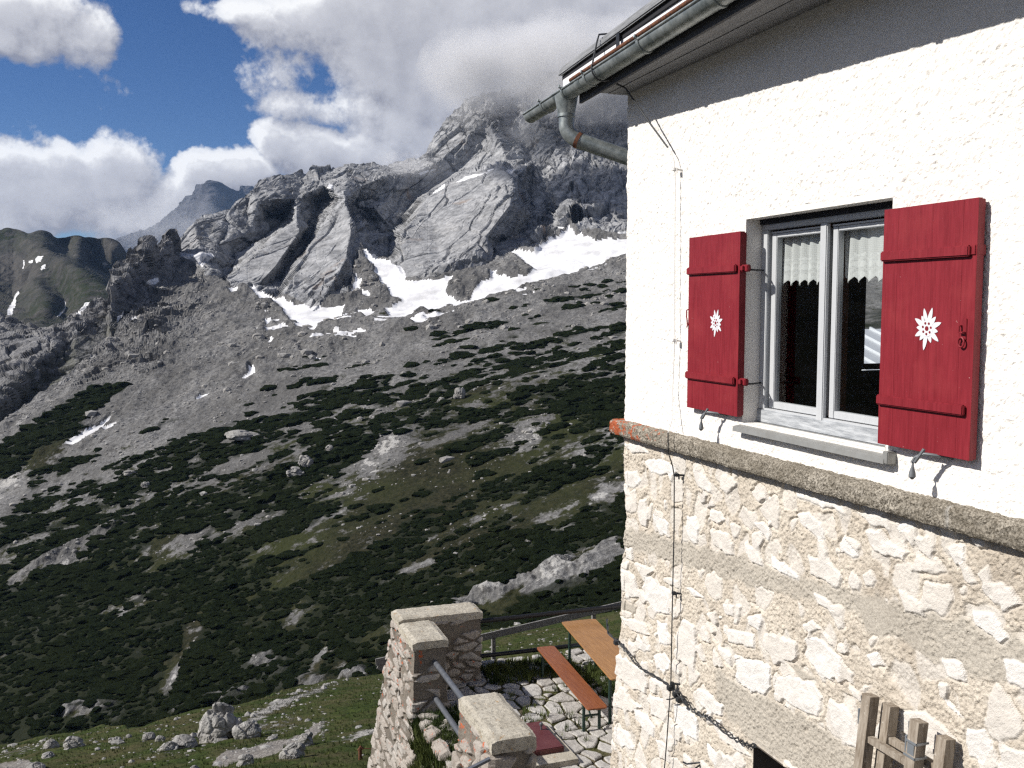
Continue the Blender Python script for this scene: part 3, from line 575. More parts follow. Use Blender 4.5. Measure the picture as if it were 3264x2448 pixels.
# ---- S5: far green ridge, S6: blue mountain
SKY5 = [(-500, 790), (-200, 770), (0, 745), (27, 734), (63, 739), (90, 750), (136, 743), (203, 746), (249, 752), (289, 750), (339, 759), (375, 775), (402, 807), (440, 850), (520, 900)]
PT5 = [(x, y, 2500) for x, y in SKY5]+[(-500, 1150, 1500), (0, 1150, 1500), (250, 1150, 1500), (520, 1150, 1500), (520, 980, 2000), (-500, 950, 2000), (90, 780, 2330), (158, 820, 2180), (244, 857, 2060), (334, 910, 1960), (400, 990, 1850),
      (210, 790, 2640), (300, 850, 2640), (345, 895, 2480), (60, 830, 2360), (0, 840, 2330), (70, 900, 2250), (45, 960, 2150), (110, 900, 2100), (150, 960, 1900), (130, 1040, 1750), (200, 950, 2050), (215, 1000, 1950), (280, 970, 1850), (30, 1040, 1800), (360, 800, 2440), (-200, 880, 2200), (-120, 950, 2050)]
f5 = mk_interp(PT5+[(x, y-40, 2520) for x, y in SKY5]); sk5 = pl([p[0] for p in SKY5], [p[1] for p in SKY5])
nu, nv = 330, 190
xs = np.linspace(-490, 515, nu); t = np.linspace(0, 1, nv); X = np.repeat(xs[:, None], nv, 1); Y = 1145+(sk5(xs)-1145)[:, None]*t[None]
D = f5(X, Y); D = np.where(np.isnan(D), 2500, D); D = blur(D, 40)
g5 = np.clip(.55+fbm(at(X, Y, D), .004, 3, 7)*.8+spots(X, Y, [(260, 930, 90, 70, 0, .6), (30, 760, 60, 14, 0, .8), (150, 1000, 60, 60, 0, .4)])+spots(X, Y, [(40, 870, 80, 60, 0, -.7), (330, 800, 90, 30, 0, -.6)]), 0, 1)
sheet('grassy_ridge', X, Y, D, lambda P, X, Y: fbm(P*np.array([1, 1, .5]), .008, 5, 71, .5, True)*16, 'distant dark green ridge with gullies on the far left', M['ridge'],
      ('snow_gully', M['snow'], 'white snow tongues in the gullies of the distant green ridge'), SNOW5, dict(grass=g5), snow_amp=1, snow_sc=.02)
SKY6 = [(250, 830), (384, 784), (452, 757), (497, 734), (542, 707), (588, 671), (633, 626), (646, 608), (669, 596), (705, 599), (741, 612), (795, 610), (850, 640), (950, 700)]
sk6 = pl([p[0] for p in SKY6], [p[1] for p in SKY6]); nu, nv = 240, 110
xs = np.linspace(255, 945, nu); t = np.linspace(0, 1, nv); X = np.repeat(xs[:, None], nv, 1); Y = 900+(sk6(xs)+fbm(np.stack([xs, xs*0, xs*0], 1), .04, 3)*6-900)[:, None]*t[None]
D = 8400+900*t[None]+0*X-600*np.exp(-((X-690+(Y-600)*.3)/40)**2)
sheet('distant_mountain', X, Y, D, lambda P, X, Y: fbm(P, .0025, 5, 81, .55, True)*110, 'faraway blue mountain peeping over the saddle', M['far'])
# mountains closing the horizon on the sides the photograph does not show
th_ = np.linspace(R(34), R(325), 220); rr_ = np.linspace(0, 1, 26); A_, B_ = np.meshgrid(th_, rr_, indexing='ij'); rad_ = 700+B_*2600
Pq = np.stack([np.sin(A_)*rad_, np.cos(A_)*rad_, 0*A_], -1); Hh = -190+(B_**1.1)*np.interp(np.degrees(A_), [34, 60, 200, 300, 325], [650, 500, 420, 560, 330])+fbm(Pq, .0022, 5, 12, .55, True)*150*B_
Pq[..., 2] = Hh; tag(link('mountain_range', mesh_np('mountain_range', Pq.reshape(-1, 3), grid_faces(220, 26), False, dict(grass=np.clip(1.2-B_*1.3, 0, 1)), [M['ridge']])), 'ring of green and rocky slopes round the rest of the valley', 'hills', None, 'structure')
# valley floor under everything
me = mesh_np('valley_ground', np.array([(math.cos(a)*r, math.sin(a)*r, -190-0.0*r) for r in (5, 30000) for a in np.linspace(0, 2*math.pi, 48, endpoint=False)]), np.array([(i, (i+1) % 48, 48+(i+1) % 48, 48+i) for i in range(48)]), False, None, [M['ridge']])
tag(link('valley_ground', me), 'low valley ground far below the slopes', 'ground', None, 'structure')
# ================================================================ meadow (near ground)
rho0 = pl([-1500, 0, 700, 1246, 1540, 1960, 2400, 4300], [.40, .385, .35, .333, .293, .270, .25, .22])
def D1(X, Y):
    v = (Y-1224)/F; rho = (SP+v*CP)/(CP-v*SP); return 4.0/np.maximum(rho-rho0(X), .03)
xs = np.concatenate([np.linspace(-900, -70, 70), np.linspace(-66, 2060, 760), np.linspace(2080, 4300, 90)])
t = np.concatenate([np.linspace(0, .42, 210), np.linspace(.43, 1, 30)])[::-1]
X = np.repeat(xs[:, None], len(t), 1); ed = EDGE(xs); Y = ed[:, None]+(3250-ed)[:, None]*t[None]
gravel = [(0.5877*a, 2000+.5877*b) for a, b in [(1150, 705), (1230, 655), (1400, 615), (1560, 600), (1640, 560), (1700, 500), (1745, 500), (1740, 540), (1700, 600), (1600, 640), (1480, 690), (1300, 700), (1200, 725)]]
gravel2 = [(0.5877*a, 2000+.5877*b) for a, b in [(-150, 735), (60, 720), (150, 700), (200, 745), (180, 800), (-150, 800)]]
def meadb(P, X, Y):
    k = sst(9, 30, P[..., 1])
    return fbm(P, .07, 3, 15)*1.3*k+fbm(P, .5, 4, 16)*.22*k+fbm(P, 3.0, 3, 17)*.04
D = D1(X, Y); Pm = at(X, Y, D)
jx = fbm(Pm, .8, 3, 4)*14; gr = (inpoly(X+jx, Y+jx*.5, gravel) | inpoly(X+jx, Y+jx*.5, gravel2)).astype(float)
sl_ = fbm(Pm*np.array([.5, 1.2, 1]), .22, 4, 33)
st = spots(X, Y, [(900, 2250, 260, 16, 22, .75), (1030, 2310, 14, 70, 0, .6), (880, 2300, 150, 30, 5, .45), (1150, 2350, 150, 12, 12, .7), (60, 2390, 120, 30, 8, .5), (520, 2390, 200, 30, 0, .35)])
M['meadow'] = mat('alpine_meadow', (.05, .06, .02), .95, 0, .1); g = G(M['meadow'])
fine = g.noise(3.2, 8, .75); med = g.noise(.5, 5, .65)
gc = g.mix(g.ramp(fine, [(.35, 0), (.68, 1)]), (.016, .026, .007), (.060, .082, .020)); gc = g.mix(g.ramp(med, [(.42, 0), (.62, .8)]), gc, (.080, .070, .035))
stc = g.mix(g.ramp(g.noise(6, 5, .7), [(.35, 0), (.65, 1)]), (.17, .16, .145), (.44, .43, .405))
sm_ = g.math('ADD', g.attr('stones'), g.math('MULTIPLY_ADD', g.noise(1.7, 6, .78, vec=g.map(scale=(.7, 1, 1))), 1.5, -.75))
c = g.mix(g.ramp(sm_, [(.36, 0), (.44, 1)]), gc, stc)
c = g.mix(g.attr('gravel'), c, g.mix(g.ramp(g.vor(7), [(.1, 0), (.6, 1)]), (.33, .31, .285), (.19, .175, .16)))
b = g.bump(med, .5, .4); b = g.bump(fine, .12, .9, b); b = g.bump(g.ramp(sm_, [(.36, 0), (.48, 1)]), .12, .8, b); g.set(col=c, nor=b)
P1, _ = sheet('meadow', X, Y, D, meadb, 'green alpine meadow strewn with pale stones below the terrace', M['meadow'], attrs=dict(stones=np.clip(st*.75+sl_*.2-.04, -.2, 1), gravel=gr))
P1 = P1[:, :len(t)]
den = np.clip(.07+st*1.4+np.clip(sl_, 0, 1)*.9+gr*.8, 0, 2.5)
cellm = (X > -60) & (X < 2060) & (Y < 2520)
pos, ii, jj = sample_grid(P1, cellm, .16, 5)
pr = rng.random(len(pos)) < den[ii, jj]*.55*np.clip(34/pos[:, 1], .25, 1.2)
pos = pos[pr]; size = np.clip((.03+rng.pareto(2.8, len(pos))*.045)*np.clip(pos[:, 1]/30, .8, 2.0), .03, .4)
print('meadow stones', len(pos))
M['mstone'] = rock_mat('meadow_limestone', (.37, .365, .35), (.17, .165, .16), (.30, .28, .25), 25)
scatter(pos, size, STN, 'meadow_rubble', M['mstone'], 'small pale stones strewn over the green meadow', 'rubble', (.7, 1.3), None, .1)
# tufts of coarse grass over the meadow
def tuft(k, n=14, h=1.0):
    r = np.random.default_rng(k); V = []; Fc = []
    for i in range(n):
        a = r.uniform(0, 6.28); d = r.uniform(0, .35); x, y = math.cos(a)*d, math.sin(a)*d; hh = h*r.uniform(.5, 1); ln = r.uniform(.1, .5)
        bx, by = math.cos(a+1.57)*.05, math.sin(a+1.57)*.05; tx, ty = x+math.cos(a)*ln, y+math.sin(a)*ln
        b = len(V); V += [(x-bx, y-by, 0), (x+bx, y+by, 0), (tx, ty, hh)]; Fc.append((b, b+1, b+2))
    return np.array(V), np.array(Fc)
TUF = [tuft(k) for k in range(6)]
M['tuft'] = mat('grass_tufts', (.045, .062, .018), .8, 0, .2); g = G(M['tuft'])
g.set(col=g.mix(g.ramp(g.noise(1.1, 4), [(.4, 0), (.62, 1)]), (.032, .052, .012), (.10, .12, .034)))
pos, ii, jj = sample_grid(P1, cellm & (gr < .5), .05, 6); pr = rng.random(len(pos)) < .62*np.clip(30/pos[:, 1], .1, 1)*np.clip(.8-st[ii, jj], 0, 1)
pos = pos[pr]; print('tufts', len(pos))
scatter(pos, rng.uniform(.06, .17, len(pos)), TUF, 'meadow_grass', M['tuft'], 'short green grass covering the meadow', 'grass', None, None, .05)
# boulders one can tell apart
def rockmesh(name, seed, sx, sy, sz, sub=5, ang=.34, parent=None):
    V, Fc = ico(sub); f1, f2, i_ = vor(V, 1.15, seed); 
    V = V*(1+(i_*.45-.2)+noise(V, .9, seed)*.35)[:, None]+V*(fbm(V, 2.2, 5, seed+1, .6, True)*.15)[:, None]-V*(sst(.12, 0, f2-f1)*.10)[:, None]
    V[:, 2] = np.maximum(V[:, 2], -.55)
    return mesh_np(name, V*np.array([sx, sy, sz]), Fc, False, None, [M['mstone']])
def msurf(px, py):
    Y_ = D1(np.array([float(px)]), np.array([float(py)])); P = at(np.array([float(px)]), np.array([float(py)]), Y_)
    d = np.linalg.norm((P1.reshape(-1, 3)-P)[:, :2], axis=1); return P1.reshape(-1, 3)[d.argmin()]
L5 = lambda a, b: (.5877*a, 2000+.5877*b)
BL = [(1190, 570, 220, 165, 'largest boulder on the meadow, pale with a mossy top and a long crack'), (1345, 566, 130, 90, 'broken pale boulder leaning against the largest one'), (405, 652, 95, 52, 'grey boulder with a shaded right side on the left meadow'),
      (280, 655, 75, 42, 'low pale boulder just left of the grey one with the shaded side'), (618, 612, 52, 26, 'small lone boulder near the crest of the meadow'), (812, 588, 62, 36, 'rounded boulder left of the largest boulder'), (862, 592, 46, 26, 'small pale boulder beside the rounded one'),
      (985, 618, 130, 62, 'jumbled pale outcrop below the largest boulder'), (905, 640, 90, 40, 'flat pale block at the foot of the jumbled outcrop'), (1655, 655, 95, 62, 'upright grey boulder at the edge of the gravel path'), (1590, 735, 120, 70, 'slanting split boulder below the gravel path'),
      (1330, 755, 84, 52, 'pointed boulder at the lower edge of the meadow'), (190, 745, 80, 36, 'low boulder beside the bare patch in the left corner'), (1050, 752, 46, 30, 'small block left of the pointed boulder'), (1480, 596, 50, 22, 'small flat boulder above the gravel path'), (700, 590, 30, 18, 'tiny white boulder on the meadow crest'),
      (270, 690, 60, 22, 'half-sunken slab on the left meadow')]
for i, (a, b, w, h, lb) in enumerate(BL):
    px, py = L5(a, b); p = msurf(px, py); sc = p[1]/F; wx = w*.5877*sc/2; hz = h*.5877*sc
    o = link('boulder', rockmesh('boulder', 100+i*3, wx*1.0, wx*.85, hz*.72), None)
    o.location = p+np.array([0, 0, hz*.30]); o.rotation_euler = (0, 0, rng.uniform(0, .5)); tag(o, lb, 'boulder', 'boulders on the meadow')
# single pines and blocks one can tell apart on the slope
def hsurf(px, py):
    i = np.abs(HX[:, 0]-px).argmin(); j = np.abs(HY[i]-py).argmin(); return P2[i, j]
PC = [(1680, 265, 210, 'low dark dwarf pine lying over the bright rock patch left of the hut corner'), (1615, 600, 290, 'long dark dwarf pine on the pale scree band left of the stone base'), (1980, 235, 110, 'roundish dwarf pine on the green patch next to the lichened ledge end'), (935, 540, 95, 'small round dwarf pine alone on the green patch in the middle of the slope'),
      (1885, 565, 90, 'small dwarf pine on pale scree, upper of two by the hut corner'), (1965, 600, 80, 'flat little dwarf pine on pale scree, lower of two by the hut corner'), (760, 705, 60, 'tiny dwarf pine on the green patch below the small round one')]
for a, b, w, lb in PC:
    p0 = hsurf(1000+.452*a, 1240+.452*b); wm = w*.452*p0[1]/F/2; VV = []; FF = []; nb = 0
    for q in range(max(5, int(w/12))):
        u, v_ = rng.uniform(-1, 1), rng.uniform(-1, 1); tv, tf = TPL[rng.integers(0, 8)]; s_ = wm*rng.uniform(.28, .42)*(1.15-abs(u)*.5)
        d2 = DS*u*wm*.85+np.array([FALL[0], FALL[1], 0])*v_*wm*.25; VV.append(tv*np.array([1.3, 1, .75])*s_+d2+np.array([0, 0, s_*.2])); FF.append(tf+nb); nb += len(tv)
    o = link('dwarf_pine', mesh_np('dwarf_pine', np.concatenate(VV), np.concatenate(FF), False, None, [M['pine']])); o.location = p0; tag(o, lb, 'dwarf pine', 'single dwarf pines on the slope')
SB = [(1470, 1281, 24, 32, 'tall white block among the pines high on the slope'), (1411, 1290, 17, 18, 'white block just left of the tall white block high on the slope'), (1054, 1446, 18, 16, 'single white block in the dark pines in the middle of the slope'), (945, 1520, 42, 28, 'broad grey block, lower of the pair in the middle of the slope'), (978, 1493, 34, 36, 'upright grey block, upper of the pair in the middle of the slope'),
      (465, 1552, 20, 18, 'small pale block in the dense pines on the left slope'), (412, 1518, 28, 16, 'flat pale block up left of the small one in the dense pines'), (770, 1402, 70, 28, 'long pale rock rib in the pines left of the middle')]
for x, y, w, h, lb in SB:
    p0 = hsurf(x, y); k_ = p0[1]/F; o = link('boulder', rockmesh('boulder', 300+int(x), w*k_*.62, w*k_*.5, h*k_*.62, 4)); o.location = p0+np.array([0, 0, h*k_*.35]); tag(o, lb, 'boulder', 'blocks on the pine slope')
# ================================================================ masonry blocks
def block_np(c8, res, face_res=None):
    """c8: corners [x0..1][y0..1][z0..1] -> welded surface lattice; returns V, F, N"""
    c = np.array(c8, float).reshape(2, 2, 2, 3)
    Lx = np.linalg.norm(c[1]-c[0], axis=-1).max(); Ly = np.linalg.norm(c[:, 1]-c[:, 0], axis=-1).max(); Lz = np.linalg.norm(c[:, :, 1]-c[:, :, 0], axis=-1).max()
    n = [max(2, int(math.ceil(l/res))) for l in (Lx, Ly, Lz)]
    idx = {}; Fs = []; keys = []
    def k3(i, j, k): return (i*(n[1]+1)+j)*(n[2]+1)+k
    for ax in range(3):
        o = [a for a in range(3) if a != ax]
        for side in (0, n[ax]):
            A, B = np.meshgrid(np.arange(n[o[0]]+1), np.arange(n[o[1]]+1), indexing='ij'); L = [None]*3; L[ax] = np.full(A.shape, side); L[o[0]] = A; L[o[1]] = B
            K = k3(*L); q = np.stack([K[:-1, :-1], K[1:, :-1], K[1:, 1:], K[:-1, 1:]], -1).reshape(-1, 4)
            flip = (side == 0) ^ (ax == 1)
            Fs.append(q[:, ::-1] if flip else q)
    Fk = np.concatenate(Fs); u, inv = np.unique(Fk, return_inverse=True); Fq = inv.reshape(Fk.shape)
    k = u % (n[2]+1); j = (u//(n[2]+1)) % (n[1]+1); i = u//((n[2]+1)*(n[1]+1))
    a, b, d = [x/m_ for x, m_ in zip((i, j, k), n)]
    V = sum((a if x else 1-a)[:, None]*(b if y else 1-b)[:, None]*(d if z else 1-d)[:, None]*c[x, y, z] for x in (0, 1) for y in (0, 1) for z in (0, 1))
    return V, Fq
def vnorm(V, Fq):
    n = np.cross(V[Fq[:, 2]]-V[Fq[:, 0]], V[Fq[:, 3]]-V[Fq[:, 1]]); N = np.zeros_like(V)
    for c in range(4): np.add.at(N, Fq[:, c], n)
    return N/(np.linalg.norm(N, axis=1, keepdims=True)+1e-12)
def corners(s0, s1, y0, y1, z0, z1, b=(0, 0, 0, 0)):
    """box with the foot spread by b = (s0, s1, y0, y1)"""
    out = []
    for i in (0, 1):
        for j in (0, 1):
            for k in (0, 1):
                f = 1-k; out.append(((s0-b[0]*f, s1+b[1]*f)[i], (y0-b[2]*f, y1+b[3]*f)[j], (z0, z1)[k]))
    return out
def masonry(V, N, csz=(.40, .40, .15), seed=0, amp=.022, sm=1.0):
    Pw = V+fbm(V, 3, 2, seed+5)[:, None]*.06
    f1, f2, idd = vor(Pw, (1/csz[0], 1/csz[1], 1/csz[2]), seed); e = f2-f1
    st = sst(.04, .22, e+fbm(V, 9, 3, seed+8)*.12)*sst(.12, .4, idd+fbm(V, 2, 2, seed+9)*.3); rough = fbm(V, 22, 3, seed+2)
    h = st*amp*(.5+idd)+rough*.012+fbm(V, 5, 4, seed+6, .6, True)*.014*st+fbm(V, 1.4, 2, seed+3)*.05*sm+fbm(V, 7, 3, seed+4)*.012*st
    return h, st, idd
def masonry_block(name, c8, res, parent, mt, seed=0, csz=(.40, .40, .15), amp=.022, sm=1.0):
    V, Fq = block_np(c8, res); N = vnorm(V, Fq); h, st, idd = masonry(V, N, csz, seed, amp, sm); V = V+N*h[:, None]
    me = mesh_np(name, V, Fq, False, dict(stone=st, tone=idd, lichen=np.interp(V[:, 2], [-7.5, -5.2], [0, .05])*(V[:, 1] < .06)), [mt]); o = link(name, me); place(o, parent); return o
def masonry_mat(name, stone, stone2, mortar, mortar2, lichen=0.0, dirt=.4, zl=None):
    m = mat(name, stone, .93, 0, .12); g = G(m); at_ = g.attr('stone'); tn = g.attr('tone')
    s = g.mix(tn, stone, stone2); s = g.mix(g.ramp(g.noise(9, 6, .65), [(.4, 0), (.7, .55)]), s, tuple(k*.72 for k in stone2)); s = g.mix(g.ramp(g.noise(38, 4, .7), [(.55, 0), (.75, .45)]), s, tuple(min(.8, k*1.2) for k in stone))
    mo = g.mix(g.ramp(g.noise(3, 6, .65), [(.35, 0), (.65, 1)]), mortar, mortar2); mo = g.mix(g.ramp(g.noise(95, 3, .7), [(.42, .75), (.56, 0)]), mo, tuple(k*.45 for k in mortar2))
    c = g.mix(g.ramp(at_, [(.25, 0), (.5, 1)]), mo, s)
    if dirt: c = g.mix(g.ramp(g.noise(2.1, 7, .7), [(.52, 0), (.72, dirt)]), c, (.10, .09, .075))
    if lichen:
        l = g.math('ADD', g.noise(9, 7, .75), g.attr('lichen')); c = g.mix(g.ramp(l, [(.70-lichen, 0), (.74-lichen, .9)]), c, (.50, .095, .018))
    b = g.bump(g.noise(60, 5, .7), .012, .8); b = g.bump(g.noise(220, 2, .6), .004, .6, b); g.set(col=c, nor=b); return m
M['terr'] = masonry_mat('terrace_masonry', (.46, .44, .41), (.36, .32, .28), (.27, .24, .20), (.19, .165, .14), .075, .6)
M['cope'] = mat('weathered_concrete', (.45, .42, .36), .9, 0, .15); g = G(M['cope'])
c = g.mix(g.ramp(g.noise(5, 7, .7), [(.35, 0), (.62, 1)]), (.52, .485, .41), (.40, .365, .30)); c = g.mix(g.ramp(g.noise(24, 6, .8), [(.53, 0), (.62, .8)]), c, (.17, .15, .12)); c = g.mix(g.ramp(g.noise(3.5, 6, .7), [(.5, 0), (.62, .45)]), c, (.26, .235, .19)); c = g.mix(g.ramp(g.noise(7, 6, .7, dist=.6), [(.62, 0), (.67, .8)]), c, (.36, .20, .06))
g.set(col=c, nor=g.bump(g.noise(70, 5, .75), .012, .8))
def coping(c8, parent, seed):
    V, Fq = block_np(c8, .025); lo = V.min(0); hi = V.max(0); N = vnorm(V, Fq)
    e = np.minimum(V[:, 0]-lo[0], hi[0]-V[:, 0]); e2 = np.minimum(V[:, 1]-lo[1], hi[1]-V[:, 1]); top = (V[:, 2]-lo[2])/(hi[2]-lo[2])
    V = V.copy(); V[:, 2] -= top*(.018*(1-sst(0, .045, e))+.028*(1-sst(0, .08, e2))); V += N*(fbm(V, 5, 5, seed, .6)*.028+fbm(V, 22, 3, seed)*.010-.02*sst(.35, .6, fbm(V, 6, 3, seed+3)))[:, None]
    o = link('coping', mesh_np('coping', V, Fq, False, None, [M['cope']])); place(o, parent); return o
pw = thing('parapet_wall', 'L-shaped corner of the rubble terrace wall with pale concrete coping', 'wall', (-7.6, .2, -9.4))
masonry_block('masonry', corners(-7.9, -6.95, -.07, .43, -9.6, -5.2, (0, .10, .12, 0)), .022, pw, M['terr'], 3)
masonry_block('masonry', corners(-8.38, -7.9, -.07, 1.28, -9.6, -5.14, (2.4, 0, .12, .0)), .022, pw, M['terr'], 4)
coping(corners(-7.9, -6.93, -.10, .46, -5.2, -5.06), pw, 6); coping(corners(-8.42, -7.87, -.10, 1.31, -5.14, -5.0), pw, 7)
p2 = thing('wall_pier', 'squat stone pier with domed concrete cap at the near end of the railings', 'pier', (-4, .25, -9.4))
masonry_block('masonry', corners(-4.66, -3.4, 0, .48, -9.6, -5.22, (.5, .2, .3, .1)), .020, p2, M['terr'], 9, csz=(.4, .4, .26), amp=.045)
coping(corners(-4.72, -3.34, -.03, .53, -5.23, -5.05), p2, 11)
rw = thing('retaining_wall', 'low overgrown rubble wall under the steel railings', 'wall', (-5.8, .25, -9.4))
masonry_block('masonry', corners(-6.97, -4.6, .0, .5, -9.6, -6.22, (0, 0, .35, 0)), .025, rw, M['terr'], 14, csz=(.5, .5, .34), amp=.06)
# floor of the terrace
ss = np.concatenate([np.linspace(-8.7, -2.6, 330), np.linspace(-2.5, .4, 12)]); ys = np.concatenate([np.linspace(.05, 3.5, 190), np.linspace(3.6, 7, 16)])
A, B = np.meshgrid(ss, ys, indexing='ij'); P = np.stack([A, B, A*0], -1); Pw = P+np.stack([fbm(P, 2.2, 2, 1), fbm(P, 2.2, 2, 2), A*0], -1)*.12
f1, f2, idd = vor(Pw, (2.9, 3.6, 1), 2, .8); e = f2-f1; st = sst(.05, .16, e)
h = st*(.028+idd*.022)+fbm(P, 4, 3, 6)*.02*st+fbm(P, 1.0, 2, 8)*.04+fbm(P, 14, 3, 9)*.012
V = np.stack([A, B, FLOOR+h-.03], -1).reshape(-1, 3); WV = HC+V[:, :1]*E1+V[:, 1:2]*E2+np.array([0, 0, 1])*V[:, 2:]
M['pave'] = mat('flagstones_in_turf', (.4, .4, .38), .92, 0, .12); g = G(M['pave'])
s_ = g.mix(g.attr('tone'), (.50, .485, .46), (.38, .36, .335)); s_ = g.mix(g.ramp(g.noise(8, 7, .7), [(.45, 0), (.7, .6)]), s_, (.24, .22, .20))
gr_ = g.mix(g.ramp(g.noise(12, 6, .75), [(.35, 0), (.62, 1)]), (.035, .035, .018), (.085, .085, .032)); gr_ = g.mix(g.ramp(g.noise(2.5, 4), [(.45, 0), (.6, .9)]), gr_, (.10, .082, .058))
g.set(col=g.mix(g.ramp(g.math('ADD', g.attr('stone'), g.math('MULTIPLY_ADD', g.noise(16, 6, .75), .7, -.35)), [(.42, 0), (.55, 1)]), gr_, s_), nor=g.bump(g.noise(30, 6, .75), .02, .9))
tag(link('terrace_floor', mesh_np('terrace_floor', WV, grid_faces(len(ss), len(ys)), False, dict(stone=st, tone=idd), [M['pave']])), 'terrace floor of irregular pale flagstones set in turf', 'floor', None, 'structure')
V, Fq = block_np(corners(-8.6, .2, .3, 7, -9.6, FLOOR-.08, (.6, 0, 0, .6)), .4); V = HC+V[:, :1]*E1+V[:, 1:2]*E2+np.array([0, 0, 1])*V[:, 2:]
tag(link('terrace_ground', mesh_np('terrace_ground', V, Fq, False, None, [M['meadow']])), 'earth bank carrying the terrace', 'ground', None, 'structure')
# weeds and turf clumps on the terrace and the low wall
def tufts(name, spots_, label, sz):
    ps = []
    for (s0, s1, y0, y1, z, n) in spots_:
        for _ in range(n): ps.append(W(rng.uniform(s0, s1), rng.uniform(y0, y1), z+rng.uniform(-.02, .02)))
    scatter(np.array(ps), rng.uniform(sz[0], sz[1], len(ps)), TUF, name, M['tuft'], label, 'grass', None, None, .05)
tufts('grass_clump', [(-7.9, -6.6, 2.9, 4.2, FLOOR+.0, 520), (-8.5, -7.6, 1.4, 3.0, FLOOR, 420), (-6.9, -6.1, .35, .9, FLOOR, 160), (-7.2, -5.2, 1.4, 3.2, FLOOR, 50), (-7, -4.7, -.02, .45, FLOOR-.02, 620)], 'rough green grass growing along the edges of the terrace', (.06, .18))
tufts('wall_weed', [(-6.9, -5.0, -.12, .05, -6.35, 260), (-6.8, -5.0, -.16, .0, -6.6, 260), (-6.6, -5.0, -.22, -.05, -6.9, 260), (-6.5, -5.0, -.26, -.1, -7.2, 220)], 'dark green weeds hanging on the low wall under the railings', (.10, .26))
# railings
M['steel'] = mat('painted_steel_pipe', (.085, .09, .10), .45, .0, .5); g = G(M['steel']); g.set(col=g.mix(g.ramp(g.noise(14, 6, .7), [(.5, 0), (.7, .8)]), (.085, .092, .105), (.15, .155, .17)), rough=.42, nor=g.bump(g.noise(60, 4), .002, .5))
M['black'] = mat('black_pipe', (.010, .010, .012), .5, 0, .4)
def pipe_thing(name, label, cat, pts, r, mt, base, group=None, joints=()):
    t_ = thing(name, label, cat, base, group); m_ = MB(); m_.tube(pts, r, 16); m_.out('pipe', mt, t_, True)
    for q in joints: j = MB(); a, b_ = Vector(pts[0]), Vector(pts[-1]); p = a.lerp(b_, q); d = (b_-a).normalized()*.04; j.tube([p-d, p+d], r*1.14, 16); j.out('sleeve', mt, t_, True)
    return t_
pipe_thing('steel_railing', 'upper grey steel pipe between the corner wall and the pier', 'railing', [(-7.1, .25, -5.42), (-4.5, .25, -5.42)], .042, M['steel'], (-5.8, .25, -5.42), 'pipes between the corner wall and the pier')
pipe_thing('steel_railing', 'lower grey steel pipe between the corner wall and the pier', 'railing', [(-7.1, .25, -5.98), (-4.5, .25, -5.98)], .042, M['steel'], (-5.8, .25, -5.98), 'pipes between the corner wall and the pier')
pipe_thing('black_railing', 'upper black pipe rail along the far edge of the terrace', 'railing', [(-8.12, 1.2, -5.27), (-8.12, 6.2, -5.30)], .038, M['black'], (-8.12, 3.7, -5.3), 'black rails at the far terrace edge', (.12, .28, .52))
pipe_thing('black_railing', 'lower black pipe rail along the far edge of the terrace', 'railing', [(-8.12, 1.2, -5.87), (-8.12, 6.2, -5.93)], .036, M['black'], (-8.12, 3.7, -5.9), 'black rails at the far terrace edge')
po = thing('rail_post', 'black upright post carrying the far terrace rails', 'post', (-8.12, 4.6, FLOOR)); MB().tube([(-8.12, 4.6, FLOOR-.1), (-8.12, 4.6, -5.3)], .03, 12).out('post', M['black'], po, True)
M['grey_wood'] = mat('weathered_wood', (.26, .25, .24), .85, 0, .2); g = G(M['grey_wood'])
wv = g.noise(22, 6, .7, vec=g.map(scale=(.15, 1.5, 1.5))); g.set(col=g.mix(g.ramp(wv, [(.38, 0), (.64, 1)]), (.11, .107, .104), (.25, .245, .235)), nor=g.bump(wv, .006, .7))
fe = thing('wooden_fence', 'weathered grey plank fence beyond the terrace', 'fence', (-10, 2.3, -7.9))
MB().bar((-10, -.05, -6.47), (-10, 5.6, -5.83), .035, .13).out('rail', M['grey_wood'], fe)
MB().bar((-10.02, .0, -6.54), (-10.02, .75, -6.98), .03, .12).out('brace', M['grey_wood'], fe)
for yy, zt in ((.35, -6.48), (2.22, -6.25), (4.3, -6.02)): MB().bar((-10.04, yy, -8.6), (-10.04, yy, zt), .07, .07, (1, 0, 0)).out('post', M['grey_wood'], fe)
# beer table and bench
M['oak'] = mat('varnished_tabletop', (.42, .18, .06), .38, 0, .4); g = G(M['oak'])
wv = g.noise(9, 7, .65, vec=g.map(scale=(.35, 5, 5))); st2 = g.noise(3, 5, .6); g.set(col=g.mix(g.ramp(st2, [(.5, 0), (.75, .5)]), g.mix(g.ramp(wv, [(.35, 0), (.65, 1)]), (.25, .125, .048), (.36, .19, .075)), (.17, .09, .045)), nor=g.bump(wv, .002, .5), rough=.42)
M['oak2'] = mat('varnished_seat', (.38, .11, .035), .35, 0, .4); g = G(M['oak2'])
wv = g.noise(9, 7, .65, vec=g.map(scale=(.35, 6, 5))); g.set(col=g.mix(g.ramp(wv, [(.35, 0), (.65, 1)]), (.175, .055, .021), (.27, .095, .036)), nor=g.bump(wv, .002, .5), rough=.38)
M['green_steel'] = mat('dark_green_steel', (.012, .035, .028), .45, 0, .4)
